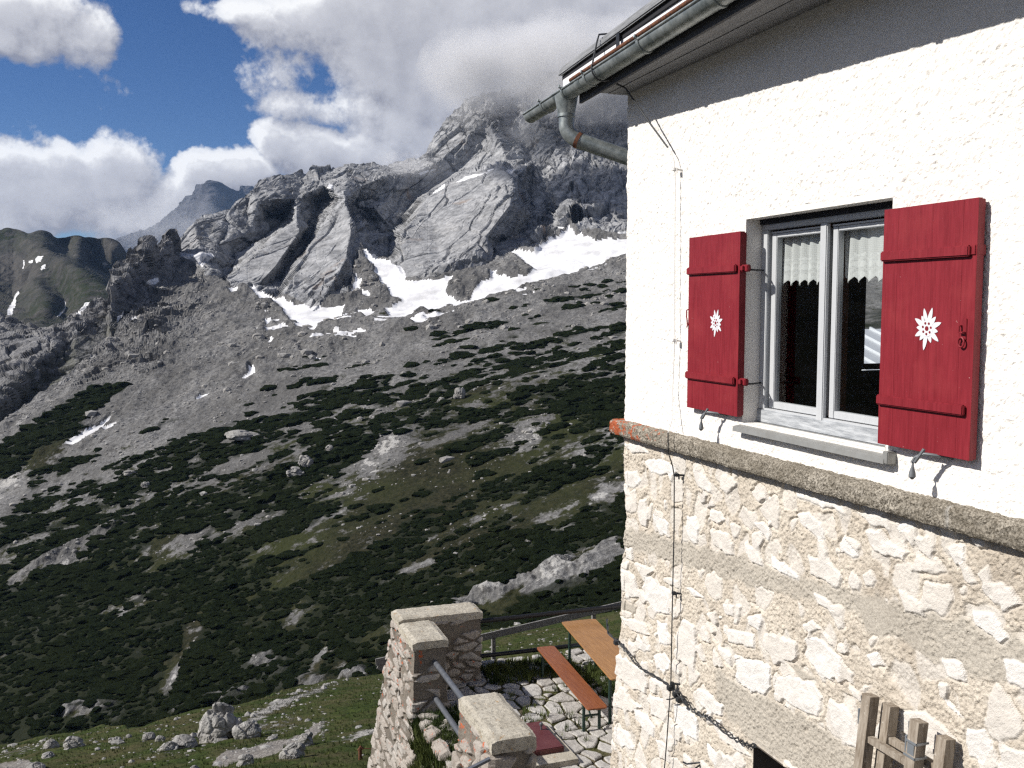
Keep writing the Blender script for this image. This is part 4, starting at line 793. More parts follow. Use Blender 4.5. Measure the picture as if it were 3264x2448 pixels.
def plank(name, a, b, w, z, th, mt, parent, rad=.05):
    a, b = Vector((a[0], a[1])), Vector((b[0], b[1])); d = (b-a).normalized(); n = Vector((-d.y, d.x)); pts = []
    for (o, dx, dn) in ((a, -1, -1), (a, -1, 1), (b, 1, 1), (b, 1, -1)):
        c = o-d*dx*rad+n*dn*(w/2-rad); a0 = math.atan2(dn, dx)
        for k in range(5):
            th_ = (k-2)/4*math.pi/2; v0 = Vector((dx, dn)).normalized(); ang = math.atan2(v0.y, v0.x)+(-th_ if dx*dn > 0 and False else th_)*1.0
            pts.append((c, ang))
    P_ = []
    for c, ang in pts: P_.append(c+(d*math.cos(ang)+n*math.sin(ang))*rad)
    # order around the outline by angle about the centre
    cen = (a+b)/2; P_.sort(key=lambda p: math.atan2((p-cen).dot(n)/w, (p-cen).dot(d)/(b-a).length))
    N_ = len(P_); m_ = MB(); e = .004
    rings = [(z-th, 0), (z-th+e, e), (z-e, e), (z, 0)]; vs = []
    for zz, k in rings:
        for p in P_: q = cen+(p-cen)*(1-(e-k)/w); vs.append((q.x, q.y, zz))
    fs = [(r*N_+i, r*N_+(i+1) % N_, (r+1)*N_+(i+1) % N_, (r+1)*N_+i) for r in range(3) for i in range(N_)]+[tuple(range(N_))[::-1], tuple(range(3*N_, 4*N_))]
    m_.add(vs, fs); m_.out(name, mt, parent)
def legs(parent, a, b, w, z, frames, bw):
    a, b = Vector((a[0], a[1])), Vector((b[0], b[1])); d = (b-a).normalized(); n = Vector((-d.y, d.x)); L = (b-a).length
    for f, sg in frames:
        c = a+d*(L*f); m_ = MB()
        for k in (-1, 1):
            p = c+n*k*bw/2; m_.bar((p.x, p.y, FLOOR-.01), (p.x, p.y, z), .035, .035, (1, 0, 0))
        p, q = c-n*bw/2, c+n*bw/2
        for zz in (z-.02, FLOOR+(z-FLOOR)*.55): m_.bar((p.x, p.y, zz), (q.x, q.y, zz), .025, .025)
        m_.out('leg_frame', M['green_steel'], parent)
        m2 = MB(); e = c+d*sg*.42; m2.bar((c.x, c.y, FLOOR+(z-FLOOR)*.45), (e.x, e.y, z-.01), .02, .02); m2.out('brace', M['green_steel'], parent)
bt = thing('bench', 'long narrow red-brown varnished bench with green folding legs', 'bench', (-6.6, 2.33, FLOOR))
plank('seat', (-7.92, 2.44), (-5.29, 2.22), .31, -5.76, .03, M['oak2'], bt); legs(bt, (-7.92, 2.44), (-5.29, 2.22), .3, -5.79, ((.10, 1), (.90, -1)), .24)
tt = thing('table', 'long orange-brown varnished beer table with green folding legs', 'table', (-6.7, 2.98, FLOOR))
plank('tabletop', (-8.06, 3.11), (-5.40, 2.80), .62, -5.42, .03, M['oak'], tt); legs(tt, (-8.06, 3.11), (-5.40, 2.80), .6, -5.45, ((.10, 1), (.90, -1)), .46)
# hatch
M['hatch'] = mat('dark_red_sheet', (.13, .028, .03), .5, 0, .35); g = G(M['hatch']); g.set(col=g.mix(g.ramp(g.noise(5, 5), [(.4, 0), (.7, 1)]), (.085, .022, .024), (.12, .04, .04)))
ha = thing('floor_hatch', 'dark red metal hatch with a round knob beside the stone pier', 'hatch', (-5.3, 1.3, FLOOR))
MB().box((-5.78, .92, FLOOR-.02), (-4.90, 1.54, -6.05), .012).out('lid', M['hatch'], ha)
V, Fq = block_np(corners(-5.88, -4.64, .86, 1.64, -6.35, -6.125), .03); N = vnorm(V, Fq); V += N*(fbm(V, 8, 3, 3)*.008)[:, None]; o = link('kerb', mesh_np('kerb', V, Fq, False, None, [M['cope']])); place(o, ha)
kn = MB(); kn.tube([(-5.5, 1.43, -6.05), (-5.5, 1.43, -6.00), (-5.5, 1.43, -5.985), (-5.5, 1.43, -5.96), (-5.5, 1.43, -5.945)], [.012, .012, .028, .028, .012], 12); kn.out('knob', M['steel'], ha, True)
M['brown'] = mat('red_brown_board', (.16, .06, .035), .6, 0, .3)
bd = thing('leaning_board', 'red-brown board with a grey edge leaning before the pier at the picture bottom', 'board', (-3.1, -.3, -6.6))
MB().bar((-3.1, -.62, -5.83), (-3.1, -.13, -5.66), .03, 1.0, (0, 0, 1)).out('panel', M['brown'], bd); MB().bar((-3.1, -.62, -5.315), (-3.1, -.13, -5.145), .05, .03).out('edge', M['steel'], bd)
ip = msurf(1150, 2448); M['rust'] = mat('rusty_iron', (.10, .045, .03), .8, .2, .3); g = G(M['rust']); g.set(col=g.mix(g.ramp(g.noise(40, 5, .7), [(.4, 0), (.65, 1)]), (.07, .035, .03), (.22, .085, .035)))
r_ = ray(1150, 2385); q = r_*(ip[1]/r_[1])
pm = bpy.data.objects.new('iron_post', None); COL.objects.link(pm); pm.location = ip; tag(pm, 'thin rusty iron post standing on the meadow by the terrace wall', 'post')
m_ = MB(); H = q[2]-ip[2]; m_.tube([(0, 0, -.4), (0, 0, H)], .05, 10); m_.out('shaft', M['rust'], pm, True)
m_ = MB(); m_.tube([(-.05, 0, H-.06), (0.02, 0, H+.05), (.09, 0, H-.02)], .035, 8); m_.out('eyelet', M['rust'], pm, True)
wo = MB().tube([tuple(Vector(q)+Vector((x, .15*x, -.12*math.sin(x*.8)-.03*x))) for x in np.linspace(0, 3.5, 14)], .012, 6).out('fence_wire', M['rust'], None, True)
tag(wo, 'slack thin wire running from the rusty post to the terrace wall', 'wire')
# ================================================================ the hut
hut = thing('mountain_hut', 'white-plastered mountain hut on a pale rubble stone base', 'building', (4, 3.5, -6.6))
def wallpx(x, y, off=0.0):              # photo point -> (s, z) on the long wall, off = distance outwards
    r = ray(x, y); t_ = np.dot(HC-E2*off, E2)/np.dot(r, E2); p = r*t_-HC; return float(p@E1), float(p[2])
def wall_path(fine, s_end=9.0, yf=7.0, rad=.03):
    gy = np.concatenate([np.linspace(yf, .25, 40), np.arange(.24, rad, -fine*1.5)])
    sN = list(zip(np.zeros_like(gy), gy, -np.ones_like(gy), np.zeros_like(gy)))
    for a in np.linspace(math.pi, 1.5*math.pi, 7): sN.append((rad+rad*math.cos(a), rad+rad*math.sin(a), math.cos(a), math.sin(a)))
    fs_ = np.arange(rad+fine, 4.25, fine); snap = [1.72, 3.04, 1.93, 2.9]
    for q in snap: fs_[np.abs(fs_-q).argmin()] = q
    for s_ in fs_: sN.append((s_, 0, 0, -1))
    for s_ in np.linspace(4.3, s_end, 50): sN.append((s_, 0, 0, -1))
    return np.array(sN)
# plaster
fine = .0068
pa = wall_path(fine); zs = np.arange(-.985, 1.70, fine)
for q in (-.745, .545): zs[np.abs(zs-q).argmin()] = q
A, Zg = np.meshgrid(np.arange(len(pa)), zs, indexing='ij'); Pp = np.stack([pa[A, 0], pa[A, 1], Zg], -1); Np = np.stack([pa[A, 2], pa[A, 3], Zg*0], -1)
f1, f2, i_ = vor(Pp+noise(Pp, 9, 2)[..., None]*.02, 34, 5, .95)
h = (1-sst(.0, .62, f1))*.0040*sst(.2, .7, i_)*(.6+sst(-.3, .4, fbm(Pp, 3.0, 2, 77)))+fbm(Pp, 20, 4, 12, .7)*.0125+fbm(Pp, 33, 3, 15, .6, True)*.0030*sst(-.3, .3, fbm(Pp, 2.5, 2, 9))+fbm(Pp, 1.3, 3, 14)*.010+noise(Pp, 70, 5)*.0014
pit = fbm(Pp, 26, 2, 44); h = h
inner = (np.abs(Pp[..., 0]-2.38) < .70) & (np.abs(Pp[..., 2]+.10) < .68) & (Np[..., 1] < -.9); h = np.where(inner, np.clip(h, -.001, .004), h)
corner = np.exp(-((Pp[..., 0])/.05)**2)*np.exp(-((Pp[..., 1])/.05)**2); h = h+corner*(fbm(Pp, 9, 3, 71)*.02)
V = (Pp+Np*h[..., None]).reshape(-1, 3); Fq = grid_faces(*A.shape)
cs = Pp.reshape(-1, 3)[Fq].mean(1); nn = Np.reshape(-1, 3)[Fq].mean(1)
hole = (cs[:, 0] > 1.72) & (cs[:, 0] < 3.04) & (cs[:, 2] > -.745) & (cs[:, 2] < .545) & (nn[:, 1] < -.5)
hole |= (nn[:, 0] < -.5) & (cs[:, 1] > 2.25) & (cs[:, 1] < 3.3) & (cs[:, 2] > -.58) & (cs[:, 2] < .9)
M['plaster'] = mat('rough_white_plaster', (.80, .785, .755), .92, 0, .12); g = G(M['plaster'])
c = g.mix(g.ramp(g.noise(2.0, 5, .6), [(.4, 0), (.7, 1)]), (.83, .80, .755), (.77, .74, .695)); c = g.mix(g.ramp(g.noise(3.2, 7, .7, vec=g.map(scale=(2.2, 2.2, .25))), [(.60, 0), (.78, .35)]), c, (.60, .575, .54)); c = g.mix(g.ramp(g.noise(22, 5, .75), [(.68, 0), (.74, .35)]), c, (.50, .47, .43))
g.set(col=c, nor=g.bump(g.noise(130, 4, .7), .004, .8))
pl_o = link('plaster_wall', mesh_np('plaster_wall', V, Fq[~hole], False, None, [M['plaster']])); place(pl_o, hut)
# stone base
STP = [[(570, 330), (640, 320), (700, 350), (720, 385), (660, 400), (600, 380)], [(490, 380), (540, 375), (560, 420), (530, 455), (495, 440)], [(550, 500), (580, 500), (590, 560), (585, 620), (560, 615), (545, 560)], [(610, 560), (650, 575), (680, 600), (675, 655), (640, 645), (620, 600)],
 [(790, 365), (830, 385), (860, 430), (865, 475), (830, 465), (800, 430)], [(910, 390), (960, 410), (965, 450), (930, 480), (895, 450)], [(755, 570), (790, 575), (810, 630), (800, 690), (775, 680), (750, 620)], [(850, 540), (900, 550), (920, 590), (890, 610), (855, 590)], [(855, 625), (930, 640), (960, 690), (955, 745), (900, 720), (870, 690)],
 [(1040, 590), (1090, 600), (1125, 650), (1110, 685), (1070, 640)], [(1000, 680), (1050, 710), (1080, 760), (1085, 795), (1040, 775), (1010, 730)], [(1115, 740), (1180, 780), (1240, 830), (1235, 850), (1170, 825), (1120, 785)], [(1230, 555), (1290, 560), (1340, 600), (1360, 680), (1320, 665), (1260, 610)], [(1280, 740), (1370, 760), (1430, 830), (1420, 880), (1350, 850), (1290, 820)],
 [(1410, 700), (1430, 650), (1470, 690), (1500, 740), (1480, 755), (1430, 725)], [(1520, 625), (1590, 630), (1620, 680), (1700, 720), (1690, 760), (1600, 740), (1540, 690)], [(1740, 660), (1800, 660), (1830, 720), (1810, 760), (1760, 720)], [(1230, 465), (1330, 495), (1430, 530), (1440, 565), (1340, 535), (1240, 495)], [(1480, 550), (1560, 562), (1635, 585), (1630, 635), (1540, 605)], [(1660, 610), (1690, 590), (1745, 610), (1720, 635), (1670, 630)],
 [(1880, 700), (1960, 690), (1970, 760), (1920, 790)], [(2080, 870), (2160, 880), (2200, 950), (2120, 1000)], [(1980, 980), (2080, 1000), (2150, 1100), (2100, 1130), (2000, 1050)], [(490, 710), (522, 700), (527, 765), (488, 755)], [(530, 770), (600, 790), (610, 820), (560, 835)], [(575, 820), (630, 860), (680, 900), (680, 1000), (620, 990), (575, 920)], [(475, 800), (530, 830), (555, 920), (520, 930), (475, 890)], [(650, 830), (720, 850), (725, 885), (660, 865)], [(745, 880), (790, 890), (830, 925), (790, 930)],
 [(735, 1010), (790, 1040), (800, 1150), (790, 1240), (740, 1210), (710, 1120)], [(620, 1020), (670, 1040), (680, 1130), (640, 1120)], [(910, 945), (960, 955), (955, 1010), (920, 1000)], [(966, 955), (992, 960), (977, 1045), (955, 1035)], [(1015, 1010), (1075, 990), (1085, 1030), (1065, 1070), (1030, 1050)], [(920, 1050), (1050, 1085), (1055, 1145), (1000, 1130), (940, 1115)], [(1085, 1080), (1130, 1080), (1230, 1120), (1240, 1180), (1190, 1215), (1120, 1180), (1085, 1130)], [(1275, 1090), (1340, 1110), (1430, 1190), (1420, 1260), (1380, 1290), (1310, 1230), (1260, 1170)],
 [(885, 1130), (950, 1165), (950, 1225), (910, 1190)], [(975, 1190), (1030, 1183), (1120, 1215), (1115, 1310), (1090, 1350), (1000, 1310), (960, 1260)], [(1150, 1265), (1200, 1255), (1290, 1290), (1345, 1350), (1330, 1440), (1260, 1420), (1130, 1330)], [(430, 1170), (500, 1190), (580, 1250), (580, 1340), (520, 1320), (430, 1240)], [(610, 1170), (660, 1160), (690, 1200), (680, 1240), (630, 1230)], [(590, 1260), (640, 1285), (685, 1310), (650, 1318)], [(440, 1330), (500, 1340), (560, 1400), (520, 1420), (440, 1390)],
 [(530, 1400), (570, 1430), (620, 1480), (615, 1530), (570, 1490), (535, 1450)], [(590, 1340), (650, 1360), (680, 1430), (660, 1460), (600, 1430)], [(700, 1380), (760, 1400), (800, 1450), (805, 1550), (740, 1510), (700, 1450)], [(800, 1310), (850, 1330), (910, 1390), (910, 1440), (850, 1420), (805, 1370)], [(880, 1490), (950, 1510), (1000, 1560), (1040, 1620), (980, 1590), (900, 1540)], [(845, 1550), (890, 1600), (885, 1650), (850, 1620)], [(1370, 1370), (1430, 1380), (1500, 1470), (1520, 1600), (1460, 1560), (1390, 1480)],
 [(1640, 1400), (1780, 1410), (1860, 1480), (1930, 1560), (1900, 1620), (1760, 1570), (1650, 1480)], [(1960, 1490), (2040, 1490), (2080, 1560), (2040, 1640), (1970, 1610)], [(2110, 1600), (2180, 1570), (2330, 1600), (2330, 1760), (2110, 1700)], [(1445, 1300), (1510, 1330), (1520, 1380), (1470, 1350)], [(1530, 1165), (1580, 1160), (1620, 1225), (1560, 1222)], [(620, 1530), (680, 1560), (690, 1640), (640, 1620)], [(1840, 1340), (1900, 1390), (1970, 1450), (1890, 1410)], [(540, 1100), (600, 1130), (600, 1160), (550, 1150)], [(460, 1000), (560, 1030), (600, 1090), (520, 1070)],
 [(440, 1480), (500, 1500), (530, 1580), (470, 1570)], [(1300, 900), (1380, 930), (1400, 980), (1330, 960)], [(1680, 900), (1760, 930), (1790, 1010), (1700, 980)], [(1850, 1180), (1940, 1200), (1970, 1290), (1880, 1270)], [(1250, 1040), (1300, 1020), (1350, 1060), (1290, 1080)], [(2120, 1180), (2260, 1220), (2260, 1330), (2140, 1290)], [(480, 250), (560, 262), (600, 300), (520, 300)]]
GREYP = [[(480, 615), (700, 670), (1000, 750), (1450, 890), (1700, 960), (2400, 1150), (2400, 1330), (2000, 1260), (1700, 1120), (1400, 950), (1000, 860), (700, 770), (480, 700)], [(870, 1210), (960, 1290), (1130, 1370), (1300, 1460), (1480, 1580), (1560, 1720), (1300, 1700), (1050, 1550), (900, 1400)]]
PATCH = [[(1490, 930), (1560, 915), (1640, 960), (1670, 1030), (1600, 1105), (1530, 1070)], [(1700, 1060), (1780, 1090), (1770, 1160), (1700, 1120)], [(1960, 1160), (2060, 1180), (2060, 1240), (1990, 1230)], [(478, 925), (535, 960), (530, 1000), (478, 975)], [(1180, 1200), (1260, 1240), (1330, 1290), (1250, 1280)]]
c4w = lambda L: [wallpx(1632+x*.7378, 1224+y*.7378) for x, y in L]
fine = .0066
pa = wall_path(fine, rad=.06); zs = np.concatenate([np.arange(-1.03, -4.12, -fine), np.linspace(-4.2, -6.7, 30)]); zs[np.abs(zs+2.79).argmin()] = -2.79; zs[np.abs(zs+3.95).argmin()] = -3.95
A, Zg = np.meshgrid(np.arange(len(pa)), zs, indexing='ij')
Bz = np.interp(-Zg, [1.0, 2.0, 2.7, 3.3, 4.0, 6.7], [0.02, .03, .075, .15, .27, .6])+np.interp(-Zg, [1.0, 1.4, 1.7, 1.95, 2.15, 2.4, 2.7, 3.0, 3.3, 3.6], [.01, 0, -.035, -.01, .03, .0, .015, .045, .02, .0])
wfall = sst(.9, 0, pa[A, 0])
Pp = np.stack([pa[A, 0]-Bz*wfall, pa[A, 1]-.0*Zg, Zg], -1); Np = np.stack([pa[A, 2], pa[A, 3], Zg*0], -1)
jx = fbm(Pp, 9, 4, 3)*.035; jz = fbm(Pp, 9, 4, 6)*.035
Sx, Sz = Pp[..., 0]+jx, Pp[..., 2]+jz; front = Np[..., 1] < -.3
stn = np.zeros(A.shape); tone = np.zeros(A.shape)+.5
for i, L in enumerate(STP):
    m_ = inpoly(Sx, Sz, c4w(L)) & front; stn[m_] = 1; tone[m_] = (i*.37) % 1
f1, f2, i_ = vor(Pp+np.stack([jx, jx, jz], -1), (7.5, 7.5, 9.5), 12, .95)
f1c, f2c, i_c = vor((Pp+np.stack([jx, jx, jz], -1))*np.array([1, 1, .85]), 5.2, 33, .95); sm4 = (i_c > .22) & (f2c-f1c > .15) & (fbm(Pp, 1.6, 2, 18) > -.28)
sm2 = (i_ > .80) & (f2-f1 > .16) & (fbm(Pp, 1.2, 2, 8) > -.25); st2_ = sm2 & (stn == 0)
f1b, f2b, i_b = vor(Pp+np.stack([jx, jx, jz], -1), (4.2, 4.2, 4.2), 22, .95); sm3 = (i_b > .35) & (f2b-f1b > .14)
offw = (~front) | (Pp[..., 0] > 4.2); stn = np.where(st2_ | (sm3 & offw), 1, stn); tone = np.where(st2_, i_, tone); tone = np.where(sm3 & offw, i_b, tone)
grey = np.zeros(A.shape); 
for L in GREYP: grey[inpoly(Sx+jx*2, Sz+jz*2, c4w(L)) & front] = 1
stn = np.where((grey > 0) & st2_, 0, stn); weak = sm4 & (stn == 0) & (grey == 0); stn = np.where(weak, .45+.4*sst(.3, .9, i_c), stn); tone = np.where(weak, i_c, tone)
pt = np.zeros(A.shape)
for L in PATCH: pt[inpoly(Sx, Sz, c4w(L)) & front] = 1
stn = np.where(pt > 0, 0, stn)
stb = blur(stn, 2); edge = 4*stb*(1-stb)*(.5+1.2*sst(-.2, .3, fbm(Pp, 4, 2, 88))); grey = blur(np.maximum(grey, pt), 5); ptb = blur(pt, 2)
gran = fbm(Pp, 26, 4, 31, .6); g1, g2, gi = vor(Pp+gran[..., None]*.01, 36, 9, .95)
crumb = (1-sst(0, .7, g1))*.0080*(.3+gi)+gran*.011-sst(.22, .5, fbm(Pp, 17, 3, 131))*.014+fbm(Pp, 60, 2, 32)*.004
h = crumb*(1-stb)*(1-.8*ptb)*(1-.15*grey)+stb*(fbm(Pp, 12, 4, 37, .5, True)*.006+.007*tone+.002)-edge*.011+fbm(Pp, 1.6, 3, 39)*.022+fbm(Pp, 6, 3, 41)*.012
h = h+(np.abs(pa[A, 0]) < .12)*(fbm(Pp, 5, 3, 47)*.035)
ho = (np.abs(Pp[..., 0]-2.415) < .52) & (np.abs(Pp[..., 2]+3.37) < .62) & front; h = np.where(ho, np.clip(h, -.002, .012), h)
V = (Pp+Np*h[..., None]).reshape(-1, 3); Fq = grid_faces(*A.shape)[:, ::-1]; cs = Pp.reshape(-1, 3)[Fq].mean(1); nn = Np.reshape(-1, 3)[Fq].mean(1)
hole = (cs[:, 0] > 1.93) & (cs[:, 0] < 2.9) & (cs[:, 2] > -3.95) & (cs[:, 2] < -2.79) & (nn[:, 1] < -.5)
lich = np.clip(.10*np.exp(-(Pp[..., 0]+.05)/.09)*front, 0, .10)-.02
m = mat('rubble_stone_wall', (.6, .5, .4), .93, 0, .12); g = G(m)
mo = g.mix(g.ramp(g.noise(2.2, 6, .65), [(.35, 0), (.66, 1)]), (.64, .58, .49), (.52, .46, .38)); mo = g.mix(g.ramp(g.noise(85, 4, .75), [(.36, .75), (.52, 0)]), mo, (.33, .285, .235))
mo = g.mix(g.ramp(g.noise(1.1, 6, .7), [(.55, 0), (.70, .55)]), mo, (.30, .25, .195))
gy = g.mix(g.ramp(g.noise(70, 5, .8), [(.35, 0), (.65, 1)]), (.23, .21, .18), (.50, .47, .41)); mo = g.mix(g.math('MULTIPLY', g.attr('grey'), .6), mo, gy)
s_ = g.mix(g.attr('tone'), (.73, .71, .68), (.66, .62, .565)); s_ = g.mix(g.ramp(g.noise(7, 7, .7), [(.45, 0), (.72, .5)]), s_, (.58, .535, .48)); s_ = g.mix(g.ramp(g.noise(50, 5, .75), [(.58, 0), (.72, .4)]), s_, (.36, .31, .26))
c = g.mix(g.attr('stone'), mo, s_); l = g.math('ADD', g.noise(16, 6, .75), g.attr('lichen')); c = g.mix(g.ramp(l, [(.70, 0), (.73, .9)]), c, (.48, .085, .02))
b = g.bump(g.noise(70, 5, .75), .010, .7); b = g.bump(g.noise(240, 2, .6), .003, .5, b); g.set(col=c, nor=b); M['rubble'] = m
so_ = link('stone_base', mesh_np('stone_base', V, Fq[~hole], False, dict(stone=stb, tone=tone, grey=grey, lichen=lich), [m])); place(so_, hut)
# ledge between plaster and stone
M['ledge'] = mat('mossy_concrete_ledge', (.3, .28, .24), .95, 0, .1); g = G(M['ledge'])
c = g.mix(g.ramp(g.noise(75, 4, .85), [(.42, 0), (.57, 1)]), (.085, .072, .055), (.52, .475, .40)); c = g.mix(g.ramp(g.noise(5, 6, .7), [(.40, 0), (.66, .85)]), c, g.mix(g.ramp(g.noise(90, 4, .8), [(.4, 0), (.6, 1)]), (.065, .055, .04), (.30, .265, .21)))
l = g.math('ADD', g.noise(11, 7, .75), g.attr('lichen')); c = g.mix(g.ramp(l, [(.68, 0), (.71, .92)]), c, (.40, .095, .035)); c = g.mix(g.attr('joint'), c, (.62, .60, .56)); g.set(col=c, nor=g.bump(g.noise(120, 5, .8), .010, .9))
for a, bx, rs, sd_ in ((corners(-.09, 4.3, -.088, .02, -1.043, -.920), 1, .0085, 3), (corners(4.303, 9, -.088, .02, -1.043, -.920), 0, .08, 4), (corners(-.09, .03, .023, 7, -1.043, -.920), 0, .06, 5)):
    V, Fq = block_np(a, rs); N = vnorm(V, Fq); jt = np.maximum(np.exp(-((V[:, 0]-1.205)/.006)**2), np.exp(-((V[:, 0]-3.56)/.008)**2))
    rd = .014*(sst(.03, 0, V[:, 2]+1.043)+sst(.03, 0, -.920-V[:, 2]))*sst(-.055, -.088, V[:, 1])
    V = V+N*(fbm(V, 30, 4, sd_, .7)*.019+fbm(V, 4, 3, sd_)*.012-jt*.012-rd)[:, None]
    o = link('ledge', mesh_np('ledge', V, Fq, False, dict(lichen=np.interp(V[:, 0], [-.15, .1, .45, 1.1, 1.8], [.26, .21, .15, .07, -.02]), joint=jt*(V[:, 0] > 2)*.8), [M['ledge']])); place(o, hut)
# window opening: reveals
rv = MB(); s0, s1, z0, z1, d = 1.72, 3.04, -.745, .545, .17
rv.add([(s0, -.002, z0), (s0, d, z0), (s0, d, z1), (s0, -.002, z1)], [(0, 1, 2, 3)]); rv.add([(s1, -.002, z0), (s1, d, z0), (s1, d, z1), (s1, -.002, z1)], [(3, 2, 1, 0)])
rv.add([(s0, -.002, z1), (s1, -.002, z1), (s1, d, z1), (s0, d, z1)], [(0, 1, 2, 3)]); rv.add([(s0, -.002, z0), (s1, -.002, z0), (s1, d, z0), (s0, d, z0)], [(3, 2, 1, 0)])
rv.out('reveal', M['plaster'], hut)
# window
M['wpaint'] = mat('grey_blue_window_paint', (.40, .445, .49), .5, 0, .35); g = G(M['wpaint']); g.set(col=g.mix(g.ramp(g.noise(30, 6, .7, vec=g.map(scale=(1, 1, .2))), [(.45, 0), (.75, .5)]), (.48, .495, .51), (.39, .40, .415)), nor=g.bump(g.noise(90, 3), .001, .5))
M['wsill'] = mat('weathered_blue_sill', (.30, .33, .36), .8, 0, .2); g = G(M['wsill']); wv = g.noise(16, 7, .75, vec=g.map(scale=(.3, 3, 3))); g.set(col=g.mix(g.ramp(wv, [(.36, 0), (.62, 1)]), (.20, .215, .235), (.46, .48, .50)), nor=g.bump(wv, .004, .7))
M['brownwood'] = mat('brown_inner_frame', (.075, .028, .015), .55, 0, .3)
M['glass'] = bpy.data.materials.new('window_glass'); M['glass'].use_nodes = True; t_ = M['glass'].node_tree; t_.nodes.clear(); g = G(M['glass'])
o_ = g.n('ShaderNodeOutputMaterial'); fr = g.n('ShaderNodeFresnel'); gn_ = g.n('ShaderNodeNewGeometry'); g.put(fr.inputs[0], g.math('MULTIPLY_ADD', gn_.outputs['Backfacing'], 1/1.5-1.5, 1.5)); tr = g.n('ShaderNodeBsdfTransparent'); tr.inputs[0].default_value = (.93, .96, .95, 1); gl = g.n('ShaderNodeBsdfGlossy'); gl.inputs['Roughness'].default_value = .015
mxs = g.n('ShaderNodeMixShader'); g.put(mxs.inputs[0], fr.outputs[0]); g.put(mxs.inputs[1], tr.outputs[0]); g.put(mxs.inputs[2], gl.outputs[0]); g.put(o_.inputs[0], mxs.outputs[0])
win = MB(); y0, y1 = .115, .175
win.box((1.722, y0, -.66), (1.785, y1, .475), .004).box((2.965, y0, -.66), (3.038, y1, .475), .004).box((1.722, y0-.001, .4755), (3.038, y1, .512), .004)
wo = win.out('window', M['wpaint'], hut)
MB().box((1.722, y0-.012, -.742), (3.038, y1, -.661), .004).out('sill_board', M['wsill'], wo)
MB().box((1.722, .10, .513), (3.038, y1, .5445)).out('head_shade', mat('painted_head_shade', (.02, .022, .03), .9), wo)  # dark strip standing in for the shadow under the window head
for k, (a, b_, pl0, pl1) in enumerate(((1.805, 2.345, 1.856, 2.30), (2.40, 2.945, 2.447, 2.893))):
    sh = MB(); sh.box((a, .135, -.648), (pl0, .18, .452), .004).box((pl1, .135, -.648), (b_, .18, .452), .004).box((pl0+.0005, .136, .424), (pl1-.0005, .18, .451), .003).box((pl0+.0005, .136, -.647), (pl1-.0005, .18, -.604), .003)
    sh.box((a+.006, .128, .452), (b_-.006, .16, .462))
    so2 = sh.out('casement', M['wpaint'], wo)
    MB().add([(pl0-.004, .16, -.608), (pl1+.004, .16, -.608), (pl1+.004, .16, .428), (pl0-.004, .16, .428)], [(0, 1, 2, 3)]).out('pane', M['glass'], wo)
MB().box((2.322, .104, -.672), (2.384, .134, .474), .006).out('mullion', M['wpaint'], wo)
MB().box((1.79, .112, -.664), (2.96, .134, -.650)).out('drip_rail', M['wpaint'], wo)
ib = MB(); ib.box((1.60, .235, -.70), (1.79, .26, .50)).box((2.29, .235, -.70), (2.375, .275, .50)).box((2.95, .235, -.70), (3.08, .275, .50)).box((1.79, .235, .455), (2.95, .275, .50)).box((1.79, .235, -.70), (2.95, .275, -.625)); ib.out('inner_frame', M['brownwood'], wo)
ws = MB(); pr_ = [(.10, -.742), (-.050, -.768), (-.060, -.772), (-.062, -.800), (-.050, -.803), (-.046, -.780), (.10, -.757)]
n_ = len(pr_); a, b_ = 1.70, 3.10; ws.add([(a, y, z) for y, z in pr_]+[(b_, y, z) for y, z in pr_], [(i, (i+1) % n_, n_+(i+1) % n_, n_+i) for i in range(n_)]+[tuple(range(n_)), tuple(range(n_, 2*n_))[::-1]])
ws.box((3.085, -.058, -.80), (3.125, .02, -.735), .004)
M['zinc_sill'] = mat('dull_zinc_sill', (.36, .37, .355), .5, .35, .4); g = G(M['zinc_sill']); g.set(col=g.mix(g.ramp(g.noise(9, 6, .7), [(.4, 0), (.7, 1)]), (.33, .335, .325), (.26, .255, .24)))
ws.out('window_sill', M['zinc_sill'], hut)
# lace curtains
m = mat('white_lace', (.80, .80, .80), .9, 0, .1); m.use_nodes = True; g = G(m)
uv = g.map(g.co('Object'), scale=(1, 0, 1)); lace = g.vor(95, vec=uv, feat='DISTANCE_TO_EDGE', rnd=.3); pat = g.vor(17, vec=g.map(scale=(1, 0, 1.0)), feat='F1', rnd=0)
sepz = g.n('ShaderNodeSeparateXYZ'); g.put(sepz.inputs[0], g.attr('hz', 'Vector') if False else g.co('Object'))
hzv = g.attr('hz')
solid = g.math('SUBTRACT', 1.0, g.ramp(lace, [(.12, 0), (.2, 1)])); band_ = g.math('COMPARE', g.math('FRACT', g.math('MULTIPLY', hzv, 9.0)), .5, .22)
low = g.ramp(hzv, [(.5, 0), (.52, 1)]); fl = g.ramp(pat, [(.30, 1), (.36, 0)])
al = g.math('MAXIMUM', g.math('MULTIPLY', solid, .92), .74); al = g.math('MAXIMUM', al, g.math('MULTIPLY', low, g.math('MAXIMUM', g.math('MULTIPLY', band_, .9), fl)))
tr = g.n('ShaderNodeBsdfTransparent'); mxs = g.n('ShaderNodeMixShader'); out_ = g.t.nodes['Material Output']; g.put(mxs.inputs[0], al); g.put(mxs.inputs[1], tr.outputs[0])
tl = g.n('ShaderNodeBsdfTranslucent'); tl.inputs[0].default_value = (.8, .8, .8, 1); m2 = g.n('ShaderNodeMixShader'); m2.inputs[0].default_value = .3; g.put(m2.inputs[1], g.b.outputs[0]); g.put(m2.inputs[2], tl.outputs[0]); g.put(mxs.inputs[2], m2.outputs[0]); g.put(out_.inputs[0], mxs.outputs[0]); M['lace'] = m
